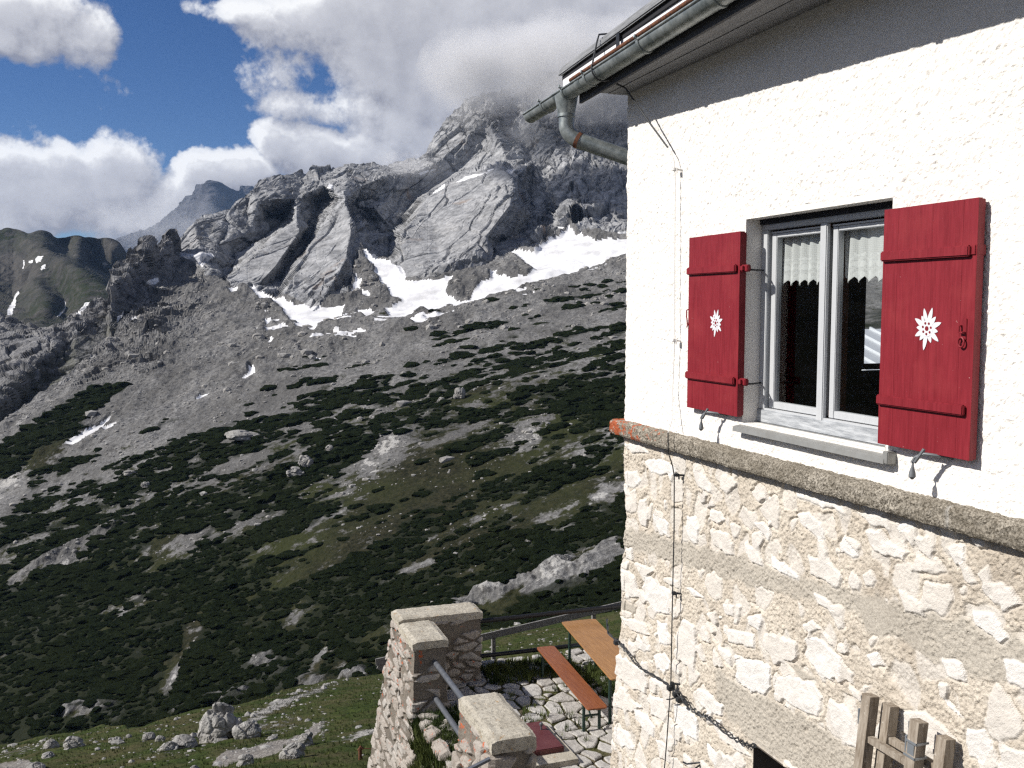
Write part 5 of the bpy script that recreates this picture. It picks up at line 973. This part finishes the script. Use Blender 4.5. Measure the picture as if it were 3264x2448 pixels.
for k, (a, b_, zt, zb, lb) in enumerate(((1.80, 2.24, .445, .160, 'white lace half-curtain behind the left window pane'), (2.425, 2.93, .445, .165, 'white lace half-curtain behind the right window pane, partly hidden by the open shutter'))):
    t_ = thing('lace_curtain', lb, 'curtain', ((a+b_)/2, .20, zb), 'lace curtains in the window'); nu_, nv_ = 90, 26; U_, V_ = np.meshgrid(np.linspace(0, 1, nu_), np.linspace(0, 1, nv_), indexing='ij')
    wsc = (b_-a)/.085; low_ = zb-.035*np.abs(np.sin(U_*wsc*math.pi))
    P = np.stack([a+(b_-a)*U_+.010*np.sin(U_*wsc*math.pi*2+1)*V_, .20+.012*np.sin(U_*wsc*math.pi*2)*(.5+.5*V_)+.004*np.sin(U_*31), zt+(low_-zt)*V_], -1)
    o = link('curtain', mesh_np('curtain', P.reshape(-1, 3), grid_faces(nu_, nv_), True, dict(hz=V_), [M['lace']])); place(o, t_)
    MB().tube([(a-.02, .20, .447), (b_+.02, .20, .447)], .006, 8).out('rod', M['brownwood'], t_)
# room behind
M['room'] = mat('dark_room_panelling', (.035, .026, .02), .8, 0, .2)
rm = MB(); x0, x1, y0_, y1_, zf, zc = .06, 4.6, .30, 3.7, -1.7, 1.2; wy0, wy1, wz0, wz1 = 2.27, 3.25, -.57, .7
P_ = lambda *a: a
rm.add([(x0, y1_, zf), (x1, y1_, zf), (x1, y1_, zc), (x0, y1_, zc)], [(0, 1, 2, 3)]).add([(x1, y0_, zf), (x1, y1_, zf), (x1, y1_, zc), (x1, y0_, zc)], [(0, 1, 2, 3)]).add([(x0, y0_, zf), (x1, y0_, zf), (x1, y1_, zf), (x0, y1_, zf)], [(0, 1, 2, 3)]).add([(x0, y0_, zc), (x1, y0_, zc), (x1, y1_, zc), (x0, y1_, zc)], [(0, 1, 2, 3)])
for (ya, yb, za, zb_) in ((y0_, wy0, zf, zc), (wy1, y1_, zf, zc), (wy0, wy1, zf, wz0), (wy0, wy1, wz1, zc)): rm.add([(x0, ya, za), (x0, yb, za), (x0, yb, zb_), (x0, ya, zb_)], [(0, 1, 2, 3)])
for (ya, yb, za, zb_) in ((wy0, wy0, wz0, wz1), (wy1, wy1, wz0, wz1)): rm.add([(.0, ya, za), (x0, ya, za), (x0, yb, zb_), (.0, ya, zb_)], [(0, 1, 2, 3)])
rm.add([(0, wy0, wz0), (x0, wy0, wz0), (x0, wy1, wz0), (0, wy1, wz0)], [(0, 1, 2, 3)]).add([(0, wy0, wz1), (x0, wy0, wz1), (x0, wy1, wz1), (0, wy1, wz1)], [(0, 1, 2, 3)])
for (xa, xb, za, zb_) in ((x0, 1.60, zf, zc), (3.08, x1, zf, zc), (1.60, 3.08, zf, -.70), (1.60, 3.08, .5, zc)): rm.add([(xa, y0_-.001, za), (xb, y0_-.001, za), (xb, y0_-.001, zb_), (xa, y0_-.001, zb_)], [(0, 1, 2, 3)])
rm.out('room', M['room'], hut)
gw = MB(); gw.box((.0, 2.25, -.56), (.05, 2.31, .7)).box((.0, 2.78, -.56), (.05, 2.84, .7)).box((.0, 3.19, -.56), (.05, 3.26, .7)).box((.0, 2.31, -.56), (.05, 3.19, -.51)); gw.out('gable_window', M['brownwood'], hut)
# shutters
M['red'] = mat('red_shutter_paint', (.33, .022, .03), .5, 0, .35); g = G(M['red'])
wv = g.noise(26, 7, .7, vec=g.map(scale=(2.2, 2, .16))); c = g.mix(g.ramp(wv, [(.36, 0), (.66, 1)]), (.165, .009, .015), (.235, .018, .027)); c = g.mix(g.ramp(g.noise(5, 4, .6), [(.5, 0), (.75, .5)]), c, (.275, .032, .036))
c = g.mix(g.ramp(g.noise(30, 4, .65, vec=g.map(loc=(3, 1, 2))), [(.735, 0), (.745, .8)]), c, (.62, .45, .42)); g.set(col=c, rough=.5, nor=g.bump(wv, .0025, .6))
M['white'] = mat('white_emblem_paint', (.66, .66, .69), .6, 0, .3); M['iron'] = mat('dark_wrought_iron', (.03, .032, .036), .5, .4, .4); M['lead'] = mat('grey_cast_weight', (.16, .17, .18), .55, .3, .4)
def emblem(cx, cz, y, k, parent, rot=0):
    v = []; f = []; mi = []
    PET = [(-14, 1.0), (17, 1.05), (44, .80), (72, .95), (101, .72), (128, .98), (158, .74), (190, 1.08), (218, .74), (244, .88), (273, .70), (300, .95), (327, .72)]
    def disc(cx_, cz_, r_, yy, m_, n=20):
        b = len(v)
        for q in (yy, yy-.0012):
            for i in range(n): v.append((cx_+r_*math.cos(6.2832*i/n), q, cz_+r_*math.sin(6.2832*i/n)))
        f.append(tuple(range(b+n, b+2*n))); mi.append(m_)
        for i in range(n): f.append((b+i, b+(i+1) % n, b+n+(i+1) % n, b+n+i)); mi.append(m_)
    for q, (an, ln) in enumerate(PET):
        a = R(90-an+rot); b = len(v); yy = y-.0004*(q % 3); L = ln*k; w = .0115*k/.09
        prof = [(0.12, .5), (.35, .95), (.6, 1.0), (.8, .72), (.94, .32), (1.0, 0)]; ring = [(l, w_) for l, w_ in prof]+[(l, -w_) for l, w_ in reversed(prof[:-1])]
        for q2 in (yy, yy-.0012):
            for l, w_ in ring: v.append((cx+math.cos(a)*l*L-math.sin(a)*w_*w, q2, cz+math.sin(a)*l*L+math.cos(a)*w_*w))
        n = len(ring); f.append(tuple(range(b+n, b+2*n))); mi.append(0)
        for i in range(n): f.append((b+i, b+(i+1) % n, b+n+(i+1) % n, b+n+i)); mi.append(0)
    disc(cx, cz, .40*k, y-.0014, 0); disc(cx, cz, .115*k, y-.0030, 1)
    for i in range(7): a = R(i*360/7+10); disc(cx+math.cos(a)*.27*k, cz+math.sin(a)*.27*k, .062*k, y-.0030, 1, 12)
    me = bpy.data.meshes.new('flower_emblem'); me.from_pydata(v, [], f); me.materials.append(M['white']); me.materials.append(M['red']); me.polygons.foreach_set('material_index', mi); me.update()
    link('flower_emblem', me, parent)
def shutter(s0, s1, z0, z1, yf, th, label, ncut, emb, hinge_s, side):
    m_ = MB(); n = len(ncut)-1
    for i in range(n):
        a, b_ = s0+(s1-s0)*ncut[i], s0+(s1-s0)*ncut[i+1]; m_.box((a+.0001, yf+.0003*(i % 2), z0), (b_-.0001, yf+th, z1), .0005)
    o = m_.out('shutter', M['red'], hut); o['label'] = label
    emblem(*emb, o); return o
sL = shutter(1.147, 1.783, -.706, .468, -.08, .034, 'narrower-looking left shutter, folded back flat against the wall', (0, .12, .36, .66, 1.0), (1.514, -.112, -.0812, .088), 1.79, 1)
sR = shutter(3.084, 3.688, -.700, .480, -.088, .022, 'right shutter standing slightly off the wall, with a ring latch', (0, .17, .55, .86, 1.0), (3.404, -.107, -.0892, .098), 3.05, -1)
MB().box((3.10, -.0655, -.698), (3.684, -.042, .477), .003).out('rear_panel', M['red'], sR); MB().box((1.16, -.0455, -.700), (1.778, -.028, .462), .003).out('rear_panel', M['red'], sL)
for z in (.213, -.503):
    MB().box((1.149, -.103, z), (1.762, -.081, z+.05), .006).out('batten', M['red'], sL)
    MB().box((1.783, -.075, z+.0), (1.86, -.045, z+.045), .006).box((1.80, -.09, z+.008), (1.83, -.076, z+.038), .003).out('hinge', M['red'], sL)
    MB().tube([(1.85, -.058, z+.015), (1.862, -.04, z+.012), (1.83, .03, z+.012), (1.79, .085, z+.012)], .006, 8).out('hinge_pin', M['iron'], sL, True)
for z in (.222, -.498): MB().box((3.086, -.111, z), (3.660, -.089, z+.05), .006).out('batten', M['red'], sR)
MB().box((3.655, -.094, .225), (3.686, -.03, .275), .005).out('hinge', M['red'], sR)
MB().tube([(1.138, -.06, -.02), (1.125, -.08, -.03), (1.133, -.085, -.07), (1.15, -.086, -.13), (1.147, -.09, -.15)], .005, 8).out('hook', M['red'], sL, True)
rl = MB(); rl.box((3.608, -.093, -.155), (3.648, -.088, -.055), .003); rl.tube([(3.62, -.093, -.09), (3.62, -.108, -.09), (3.62, -.108, -.12), (3.64, -.108, -.12), (3.64, -.095, -.12)], .005, 8)
rl.tube([(3.628+.017*math.cos(a), -.101, -.165+.022*math.sin(a)) for a in np.linspace(0, 6.283, 17)], .0045, 8, False); rl.out('ring_latch', M['red'], sR, True)
sL.location.x -= .045; sL.location.y += .026; sR.location.x -= .031; sR.location.y += .026
def tieback(s, y, z, lb):
    m_ = MB(); m_.tube([(s+.085, .01, z-.005), (s+.06, -.05, z+.005), (s+.01, -.10, z+.012), (s-.03, -.115, z-.01), (s-.045, -.12, z-.035), (s-.03, -.112, z-.03)], .0085, 8)
    m_.tube([(s+.01, -.10, z+.035), (s, -.108, z+.012), (s-.03, -.118, z-.035)], .008, 8)
    m_.tube([(s-.04, -.118, z-.03), (s-.042, -.118, z-.055), (s-.043, -.118, z-.085), (s-.043, -.118, z-.105), (s-.043, -.118, z-.118)], [.004, .006, .015, .017, .006], 12)
    o = m_.out('shutter_holder', M['lead'], hut, True); o['label'] = lb
tieback(1.45, 0, -.715, 'holder with drop weight under the left shutter'); tieback(3.41, 0, -.712, 'holder with drop weight under the right shutter')
# lower opening
lo = MB(); a0, a1, b0, b1, dd_ = 1.93, 2.9, -3.95, -2.79, .5
lo.add([(a0, -.01, b0), (a0, dd_, b0), (a0, dd_, b1), (a0, -.01, b1)], [(0, 1, 2, 3)]).add([(a1, -.01, b0), (a1, dd_, b0), (a1, dd_, b1), (a1, -.01, b1)], [(0, 1, 2, 3)]).add([(a0, -.01, b1), (a1, -.01, b1), (a1, dd_, b1), (a0, dd_, b1)], [(0, 1, 2, 3)]).add([(a0, -.01, b0), (a1, -.01, b0), (a1, dd_, b0), (a0, dd_, b0)], [(0, 1, 2, 3)])
lo.out('lower_reveal', mat('dark_brown_reveal', (.10, .085, .07), .9), hut)  # all four sides of the opening in one plain dark brown
lw = MB(); lw.box((1.94, .30, -3.94), (2.02, .36, -2.80)).box((2.82, .30, -3.94), (2.89, .36, -2.80)).box((2.02, .30, -2.88), (2.82, .36, -2.80)); lo2 = lw.out('lower_window', M['wpaint'], hut); MB().add([(2.02, .33, -3.94), (2.82, .33, -3.94), (2.82, .33, -2.88), (2.02, .33, -2.88)], [(0, 1, 2, 3)]).out('pane', M['glass'], lo2)
# eaves: soffit, fascia, roof
GY = lambda s: -.25-.06*(s+1.47); GZ = 1.757; SY = lambda s: GY(s)+.078; RY = lambda s: -.29-.07*(s+.61)
M['soffit'] = mat('grey_soffit_boards', (.22, .225, .235), .7, 0, .25); g = G(M['soffit']); wv = g.noise(20, 6, .7, vec=g.map(scale=(.15, 2, 2))); g.set(col=g.mix(g.ramp(wv, [(.35, 0), (.65, 1)]), (.19, .195, .205), (.29, .295, .305)), nor=g.bump(wv, .002, .5))
SE = 8.9
def strip(ya, yb, z0_, z1_, sA, sB): return [(sA, ya(sA), z0_), (sB, ya(sB), z0_), (sB, yb(sB), z0_), (sA, yb(sA), z0_), (sA, ya(sA), z1_), (sB, ya(sB), z1_), (sB, yb(sB), z1_), (sA, yb(sA), z1_)], [(3, 2, 1, 0), (4, 5, 6, 7), (0, 1, 5, 4), (1, 2, 6, 5), (2, 3, 7, 6), (3, 0, 4, 7)]
seam = lambda s: -.155-.022*s
m_ = MB(); m_.add(*strip(SY, seam, 1.665, 1.685, -.03, SE)); m_.add(*strip(lambda s: seam(s)+.007, lambda s: .05, 1.662, 1.682, -.03, SE)); m_.add(*strip(SY, lambda s: .05, 1.69, 1.70, -.03, SE)); m_.out('soffit', M['soffit'], hut)
m_ = MB(); m_.add(*strip(lambda s: SY(s)-.022, SY, 1.640, 1.86, -.34, SE)); m_.out('fascia', mat('dark_fascia_board', (.06, .062, .068), .7), hut)
m_ = MB(); m_.add(*strip(lambda s: SY(s)-.052, lambda s: SY(s)-.046, 1.80, 1.895, -.66, SE)); m_.out('drip_flashing', mat('white_drip_flashing', (.80, .80, .82), .5), hut)
M['roof'] = mat('grey_metal_roof', (.26, .265, .27), .55, .3, .4); g = G(M['roof']); wv = g.noise(12, 6, .7, vec=g.map(scale=(.12, 4, 4))); g.set(col=g.mix(g.ramp(wv, [(.38, 0), (.62, 1)]), (.20, .205, .21), (.36, .365, .37)), nor=g.bump(wv, .004, .6))
m_ = MB(); sA, sB = -.72, 9.0
m_.add([(sA, RY(sA), 1.935), (sB, RY(sB), 1.935), (sB, RY(sB), 1.985), (sA, RY(sA), 1.985), (sA, 3.6, 3.72), (sB, 3.6, 3.72), (sB, 3.6, 3.80), (sA, 3.6, 3.80)], [(0, 1, 2, 3), (3, 2, 6, 7), (0, 4, 5, 1), (0, 3, 7, 4), (1, 5, 6, 2)])
m_.add([(sA, 3.6, 3.72), (sB, 3.6, 3.72), (sB, 3.6, 3.80), (sA, 3.6, 3.80), (sA, 7.5, 1.93), (sB, 7.5, 1.93), (sB, 7.5, 1.98), (sA, 7.5, 1.98)], [(4, 5, 6, 7), (3, 2, 6, 7), (0, 4, 5, 1), (0, 3, 7, 4), (1, 5, 6, 2)])
rf = m_.out('roof', M['roof'], hut)
m_ = MB(); m_.add(*strip(lambda s: RY(s)-.008, lambda s: RY(s)+.04, 1.945, 1.958, sA-.01, SE)); m_.add(*strip(lambda s: RY(s)+.02, lambda s: RY(s)+.15, 1.990, 2.012, sA, SE)); m_.out('roof_edge_seam', M['roof'], rf)
m_ = MB(); m_.add(*strip(lambda s: RY(s)+.02, lambda s: SY(s)-.0, 1.897, 1.934, -.70, SE)); m_.out('eaves_shade', mat('black_eaves_shade', (.02, .02, .024), .8), hut)  # black strip put in as the shadow line below the roof edge
for s_ in (.62, 2.0, 3.4): MB().bar((s_, RY(s_)-.004, 1.80), (s_, RY(s_)-.004, 1.94), .05, .006, (0, 1, 0)).out('eaves_bracket', M['iron'], hut)

m_ = MB(); m_.add([(.02, .02, 1.66), (.02, 6.95, 1.66), (.02, 3.6, 3.70)], [(0, 1, 2)]).add([(8.9, .02, 1.66), (8.9, 6.95, 1.66), (8.9, 3.6, 3.70)], [(0, 1, 2)]).add([(0, 7.0, -6.6), (9, 7.0, -6.6), (9, 7.0, 1.7), (0, 7.0, 1.7)], [(0, 1, 2, 3)]).add([(9, 0, -6.6), (9, 7.0, -6.6), (9, 7.0, 1.7), (9, 0, 1.7)], [(0, 1, 2, 3)]); m_.out('gable_wall', M['plaster'], hut)
# gutter
M['zinc'] = mat('galvanised_gutter', (.30, .33, .335), .42, .55, .5); g = G(M['zinc']); wv = g.noise(7, 6, .65); g.set(col=g.mix(g.ramp(wv, [(.35, 0), (.65, 1)]), (.17, .20, .205), (.42, .45, .445)), rough=g.math('MULTIPLY_ADD', g.noise(14, 5), .3, .30), nor=g.bump(g.noise(25, 4), .002, .4))
gut = bpy.data.objects.new('gutter', None); COL.objects.link(gut)
gut.parent = hut; gut.location = tuple(hut['off'])
def half(s0, s1, r0, r1, a0=180, a1=360, n=20, steps=24):
    m_ = MB(); vs = []
    for i in range(steps+1):
        s_ = s0+(s1-s0)*i/steps
        for r_, order in ((r0, 1), (r1, -1)):
            for k in range(n+1):
                a = R(a0+(a1-a0)*(k if order > 0 else n-k)/n); vs.append((s_, GY(s_)+math.cos(a)*r_, GZ+math.sin(a)*r_))
    q = 2*(n+1); fs = [(i*q+k, i*q+(k+1) % q, (i+1)*q+(k+1) % q, (i+1)*q+k) for i in range(steps) for k in range(q)]
    fs += [tuple(range(q))[::-1], tuple(range(steps*q, (steps+1)*q))]; m_.add(vs, fs); return m_
gm = half(-1.5, SE, .0715, .0685).out('channel', M['zinc'], gut, True)
cap = MB(); n = 16; cap.add([(-1.502, GY(-1.5)+math.cos(R(180+180*k/n))*.070, GZ+math.sin(R(180+180*k/n))*.070) for k in range(n+1)]+[(-1.496, GY(-1.5)+math.cos(R(180+180*k/n))*.070, GZ+math.sin(R(180+180*k/n))*.070) for k in range(n+1)], [tuple(range(n+1)), tuple(range(n+1, 2*n+2))[::-1]]+[(k, k+1, n+2+k, n+1+k) for k in range(n)]); cap.out('end_cap', M['zinc'], gut)
MB().tube([(s_, GY(s_)-.074, GZ+.004) for s_ in np.linspace(-1.5, SE, 12)], .0085, 10).out('bead', M['zinc'], gut, True)
half(-.12, -.02, .0745, .0705, steps=2).out('joint_band', M['zinc'], gut, True)
for s_ in (-.98, -.42, .10, 1.12, 2.15, 3.2, 4.3):
    h_ = half(s_-.018, s_+.018, .0800, .0722, 168, 372, 22, 1); h_.tube([(s_, GY(s_)-.078, GZ+.012), (s_, GY(s_)-.095, GZ+.02), (s_, GY(s_)-.09, GZ+.035)], .009, 8)
    h_.bar((s_, GY(s_)-.08, GZ+.018), (s_, GY(s_)+.08, GZ+.024), .028, .005); h_.out('bracket', M['zinc'], gut)
MB().tube([(s_, GY(s_)-.066, GZ+.033) for s_ in np.linspace(-.22, SE, 14)], .0155, 10).out('rusty_rod', M['rust'], gut, True)
dp = bpy.data.objects.new('downpipe', None); COL.objects.link(dp); dp.parent = hut; dp.location = tuple(hut['off'])
yo = GY(-.5); MB().tube([(-.50, yo, GZ-.03), (-.50, yo, GZ-.085), (-.50, yo, GZ-.19)], [.098, .088, .068], 20).out('outlet', M['zinc'], dp, True)
MB().tube([(-.50, yo, GZ-.175), (-.50, yo, GZ-.20)], .0715, 20).out('collar', M['zinc'], dp, True)
el = [(-.50, yo, GZ-.16), (-.50, yo, GZ-.26)]+[(-.50+.15*(1-math.cos(a))*.7, yo+.15*(1-math.cos(a)), GZ-.26-.15*math.sin(a)) for a in np.linspace(.1, R(62), 8)]
e_ = Vector(el[-1]); d_ = (Vector(el[-1])-Vector(el[-2])).normalized(); MB().tube(el, .062, 20).out('elbow', M['zinc'], dp, True)
MB().tube([e_-d_*.01, e_+d_*.02], .068, 20).out('collar', M['rust'], dp, True)
MB().tube([e_, e_+Vector((.30, .52, -.22)), e_+Vector((.32, .60, -.34)), e_+Vector((.32, .60, -4))], .064, 20).out('pipe', M['zinc'], dp, True)
# lightning wire
M['wire_d'] = mat('dark_wire', (.045, .048, .052), .5, .4, .4); M['wire_w'] = mat('whitewashed_wire', (.70, .69, .67), .8)
lw_ = thing('lightning_wire', 'thin vertical lightning conductor wire running from the gutter down the wall', 'wire', (.9, -.04, -4.6))
gs = .30; ring_ = [(gs+.06*k/12, GY(gs)+math.cos(R(150+18*k))*.088, GZ+.0+math.sin(R(150+18*k))*.088) for k in range(11)]
MB().tube([(gs-.12, RY(gs)+.10, 2.06), (gs-.06, RY(gs)+.0, 2.03), (gs-.03, RY(gs)-.03, 1.97)]+ring_[:9]+[(.38, -.20, 1.62), (.55, -.135, 1.40), (.78, -.055, 1.13)], .0068, 8).out('upper_wire', M['wire_d'], lw_, True)
MB().tube([(.78, -.055, 1.13), (.83, -.05, 1.08), (.858, -.045, 1.02), (.870, -.042, .9), (.880, -.042, .3), (.895, -.042, -.246), (.88, -.045, -.60), (.93, -.07, -.80), (.975, -.13, -.90)], .0036, 8).out('painted_wire', M['wire_w'], lw_, True)
MB().tube([(.975, -.13, -.90), (.99, -.135, -1.04), (.975, -.09, -1.14), (.965, -.07, -1.22), (.955, -.06, -1.6), (.945, -.06, -2.1), (.938, -.06, -2.75), (.89, -.06, -3.2), (.85, -.06, -3.5), (.80, -.06, -4.6)], .0045, 8).out('lower_wire', M['wire_d'], lw_, True)
for (s_, z, mm) in ((.870, .965, 'wire_w'), (.895, -.246, 'wire_w'), (.96, -1.21, 'wire_d'), (.946, -2.08, 'wire_d'), (.938, -2.76, 'wire_d')):
    m_ = MB(); m_.box((s_-.016, -.062, z-.012), (s_+.016, -.034, z+.012), .004); m_.tube([(s_+.005, -.04, z), (s_+.03, .02, z-.004)], .008, 8); m_.tube([(s_+.016, -.04, z+.01), (s_+.02, -.04, z-.03)], .006, 6); m_.out('clip', M[mm], lw_, True)
cb = thing('twisted_cable', 'sagging twisted double cable crossing the stone base', 'cable', (.9, -.05, -2.85))
cp = [(-.40, .05, -2.70), (-.16, -.05, -2.735), (.061, -.055, -2.75), (.199, -.05, -2.775), (.32, -.05, -2.815), (.444, -.05, -2.824), (.65, -.05, -2.80), (.874, -.055, -2.785), (1.066, -.05, -2.80), (1.18, -.045, -2.835), (1.293, -.045, -2.84), (1.4, -.04, -2.815), (1.491, -.045, -2.81), (1.693, -.045, -2.822), (1.82, -.04, -2.81), (1.90, -.035, -2.80), (1.98, .02, -2.79)]
for ph in (0, math.pi):
    pts = []; cv_ = [Vector(p) for p in cp]
    for i in range(len(cv_)-1):
        for k in range(8): t__ = k/8; p = cv_[i].lerp(cv_[i+1], t__); a = (i*8+k)*.75+ph; amp = .006 if p.x < .9 else .013; pts.append(p+Vector((0, math.cos(a)*amp, math.sin(a)*amp)))
    MB().tube(pts, .0048, 6).out('strand', M['wire_d'], cb, True)
for s_, z in ((.03, -2.75), (.935, -2.79), (1.02, -2.805), (1.07, -2.825)):
    MB().box((s_-.022, -.085, z-.020), (s_+.022, -.035, z+.014), .005).out('clamp', M['wire_d'], cb)
MB().tube([(.88, -.06, -2.90), (.95, -.06, -2.87), (1.0, -.05, -2.84)], .005, 6).out('tail', M['wire_d'], cb, True)
hk = thing('wall_hook', 'bent iron hook sticking out of the stone base below the cable', 'hook', (1.3, 0, -3.2)); MB().tube([(1.16, -.075, -3.25), (1.22, -.08, -3.235), (1.30, .01, -3.20)], .007, 6).out('prong', M['iron'], hk, True); MB().tube([(1.22, -.07, -3.31), (1.27, -.04, -3.25), (1.30, .01, -3.20)], .006, 6).out('prong', M['iron'], hk, True)
# ladder
M['ladder'] = mat('grey_ladder_wood', (.20, .165, .13), .85, 0, .2); g = G(M['ladder']); wv = g.noise(18, 7, .7, vec=g.map(scale=(2.5, 2.5, .3))); c = g.mix(g.ramp(wv, [(.35, 0), (.66, 1)]), (.17, .135, .10), (.36, .315, .26)); c = g.mix(g.ramp(g.noise(26, 5, .7), [(.60, 0), (.68, .8)]), c, (.55, .51, .45)); g.set(col=c, nor=g.bump(wv, .004, .7))
M['galv'] = mat('galvanised_fitting', (.34, .37, .40), .4, .6, .5)
ld = thing('extension_ladder', 'old wooden extension ladder leaning on the stone base, only its top showing', 'ladder', (3.35, -.4, -6.2))
def lean(y, z, zt): return y-.11*(zt-z)
for (sa, sb, y, za, zb_, nm) in ((3.135, 3.475, -.125, -1.985, -1.98, 0), (3.20, 3.575, -.055, -2.02, -2.03, 1)):
    for s_, zt in ((sa, za), (sb, zb_)): MB().bar((s_, lean(y, -6.2, zt), -6.25), (s_, y, zt), .062, .058, (0, 1, 0)).out('stile', M['ladder'], ld)
    for k in range(14):
        z = -2.20-.285*k+(.0 if nm == 0 else .012)
        if z > -6.1: MB().bar((sa+.028, lean(y, z, za), z), (sb-.028, lean(y, z, za), z), .032, .032).out('rung', M['ladder'], ld)
for s_, y, zt in ((3.135, -.125, -1.985), (3.475, -.125, -1.98)):
    fm = MB(); x = s_-.034; fm.box((x-.008, lean(y, zt-.03, zt)-.026, zt-.085), (x, lean(y, zt-.03, zt)+.026, zt-.012), .003); fm.box((x-.014, lean(y, zt-.1, zt)-.030, zt-.165), (x+.0, lean(y, zt-.1, zt)+.022, zt-.082), .003); fm.out('fitting', M['galv'], ld)
st_ = MB(); s_, y, zt = 3.475, -.125, -1.98
for z in (zt-.10, zt-.17): st_.box((s_-.038, lean(y, z, zt)-.036, z-.005), (s_+.038, lean(y, z, zt)-.030, z+.005)).box((s_+.032, lean(y, z, zt)-.036, z-.005), (s_+.038, lean(y, z, zt)+.04, z+.005))
st_.box((s_-.02, lean(y, zt-.13, zt)-.034, zt-.16), (s_+.022, lean(y, zt-.13, zt)-.030, zt-.108)); st_.out('strap', M['galv'], ld)
# annexe with a metal roof behind the gable
an = thing('annexe', 'low annexe with a pale standing-seam metal roof, glimpsed through the right window pane', 'shed', (-5, 7, FLOOR)); m_ = MB()
rs0, rs1, ry0, ry1 = -7.5, -2.2, 4.75, 10.5; zz = lambda s: -.42-.32*(s-rs0)
m_.add([(rs0, ry0, zz(rs0)), (rs1, ry0, zz(rs1)), (rs1, ry1, zz(rs1)), (rs0, ry1, zz(rs0)), (rs0, ry0, zz(rs0)-.06), (rs1, ry0, zz(rs1)-.06), (rs1, ry1, zz(rs1)-.06), (rs0, ry1, zz(rs0)-.06)], [(0, 1, 2, 3), (7, 6, 5, 4), (0, 4, 5, 1), (1, 5, 6, 2), (2, 6, 7, 3), (3, 7, 4, 0)])
for y in np.arange(ry0+.1, ry1, .42): m_.bar((rs0, y, zz(rs0)+.02), (rs1, y, zz(rs1)+.02), .03, .045)
m_.out('roof', mat('pale_sheet_roof', (.55, .57, .60), .45, .2), an); MB().box((rs0+.2, ry0+.2, FLOOR), (rs1-.2, ry1-.2, -2.45)).out('wall', M['plaster'], an)
# ================================================================ mist on the summit
def cloud_vol(name, tx, ty, Y, rx, ry, rz, dens, label, seed):
    c = at(tx*TS, ty*TS, Y); V, Fc = ico(3); V = V*(1+noise(V, 1.2, seed)*.25)[:, None]*np.array([rx, ry, rz]); m = bpy.data.materials.new('mist'); m.use_nodes = True; m.node_tree.nodes.clear(); g = G(m)
    o_ = g.n('ShaderNodeOutputMaterial'); pv = g.n('ShaderNodeVolumePrincipled'); pv.inputs['Color'].default_value = (.97, .97, .98, 1); pv.inputs['Anisotropy'].default_value = 0
    p = g.map(scale=(1/rx, 1/ry, 1/rz)); ln = g.n('ShaderNodeVectorMath', operation='LENGTH'); g.put(ln.inputs[0], p); fall = g.math('SUBTRACT', 1.0, ln.outputs['Value'])
    nz = g.noise(.0085, 5, .62, vec=g.map(loc=(seed*100, 0, 0), scale=(.7, .7, 1))); d = g.math('ADD', g.math('MULTIPLY', fall, 1.5), g.math('MULTIPLY_ADD', nz, 3.6, -2.15)); d = g.math('MULTIPLY', g.math('MAXIMUM', d, 0.0), dens)
    g.put(pv.inputs['Density'], d); g.put(o_.inputs['Volume'], pv.outputs[0])
    o = link(name, mesh_np(name, V, Fc, True, None, [m])); o.location = c; return tag(o, label, 'cloud', None, 'stuff')
cloud_vol('summit_cloud', 1240, 180, 1420, 235, 170, 105, .034, 'grey cloud wrapping the summit of the cliffs behind the downpipe', 3)
cloud_vol('mist_wisp', 870, 352, 1270, 75, 70, 24, .012, 'thin wisp of mist dragging over the crest of the cliffs', 8)
cloud_vol('saddle_cloud', 335, 478, 6900, 800, 500, 300, .0011, 'pale cloud bank lying against the blue mountain at the saddle', 5)
# air: one even haze over the whole place
hz = bpy.data.materials.new('air_haze'); hz.use_nodes = True; hz.node_tree.nodes.clear(); g = G(hz); o_ = g.n('ShaderNodeOutputMaterial'); pv = g.n('ShaderNodeVolumePrincipled')
pv.inputs['Color'].default_value = (.38, .60, 1.0, 1); pv.inputs['Density'].default_value = .000022; pv.inputs['Anisotropy'].default_value = .1; g.put(o_.inputs['Volume'], pv.outputs[0])
b_ = MB(); me = bpy.data.meshes.new('haze'); bb = MB(); bb.box((-9900, -4200, -191), (9900, 9900, 1600)); me.from_pydata(bb.v, [], bb.f); me.materials.append(hz)
tag(link('haze', me), 'thin blue air haze over the whole valley', 'haze', None, 'stuff')
# unseen cloud added up-sun, out of frame, to shade the summit and right-hand cliffs
V, Fc = ico(4); V = V*(1+fbm(V, 1.4, 3, 5)*.5)[:, None]*np.array([145, 130, 60]); m = bpy.data.materials.new('shade_cloud'); m.use_nodes = True; m.node_tree.nodes.clear(); g = G(m)
o_ = g.n('ShaderNodeOutputMaterial'); pv = g.n('ShaderNodeVolumePrincipled'); pv.inputs['Density'].default_value = .022; pv.inputs['Color'].default_value = (.97, .97, .98, 1); g.put(o_.inputs['Volume'], pv.outputs[0])
o = link('shade_cloud', mesh_np('shade_cloud', V, Fc, True, None, [m])); o.location = np.array([125, 1190, 165])+sd*1250; tag(o, 'unseen cloud added high on the left to shade the right-hand cliffs', 'cloud', None, 'stuff')
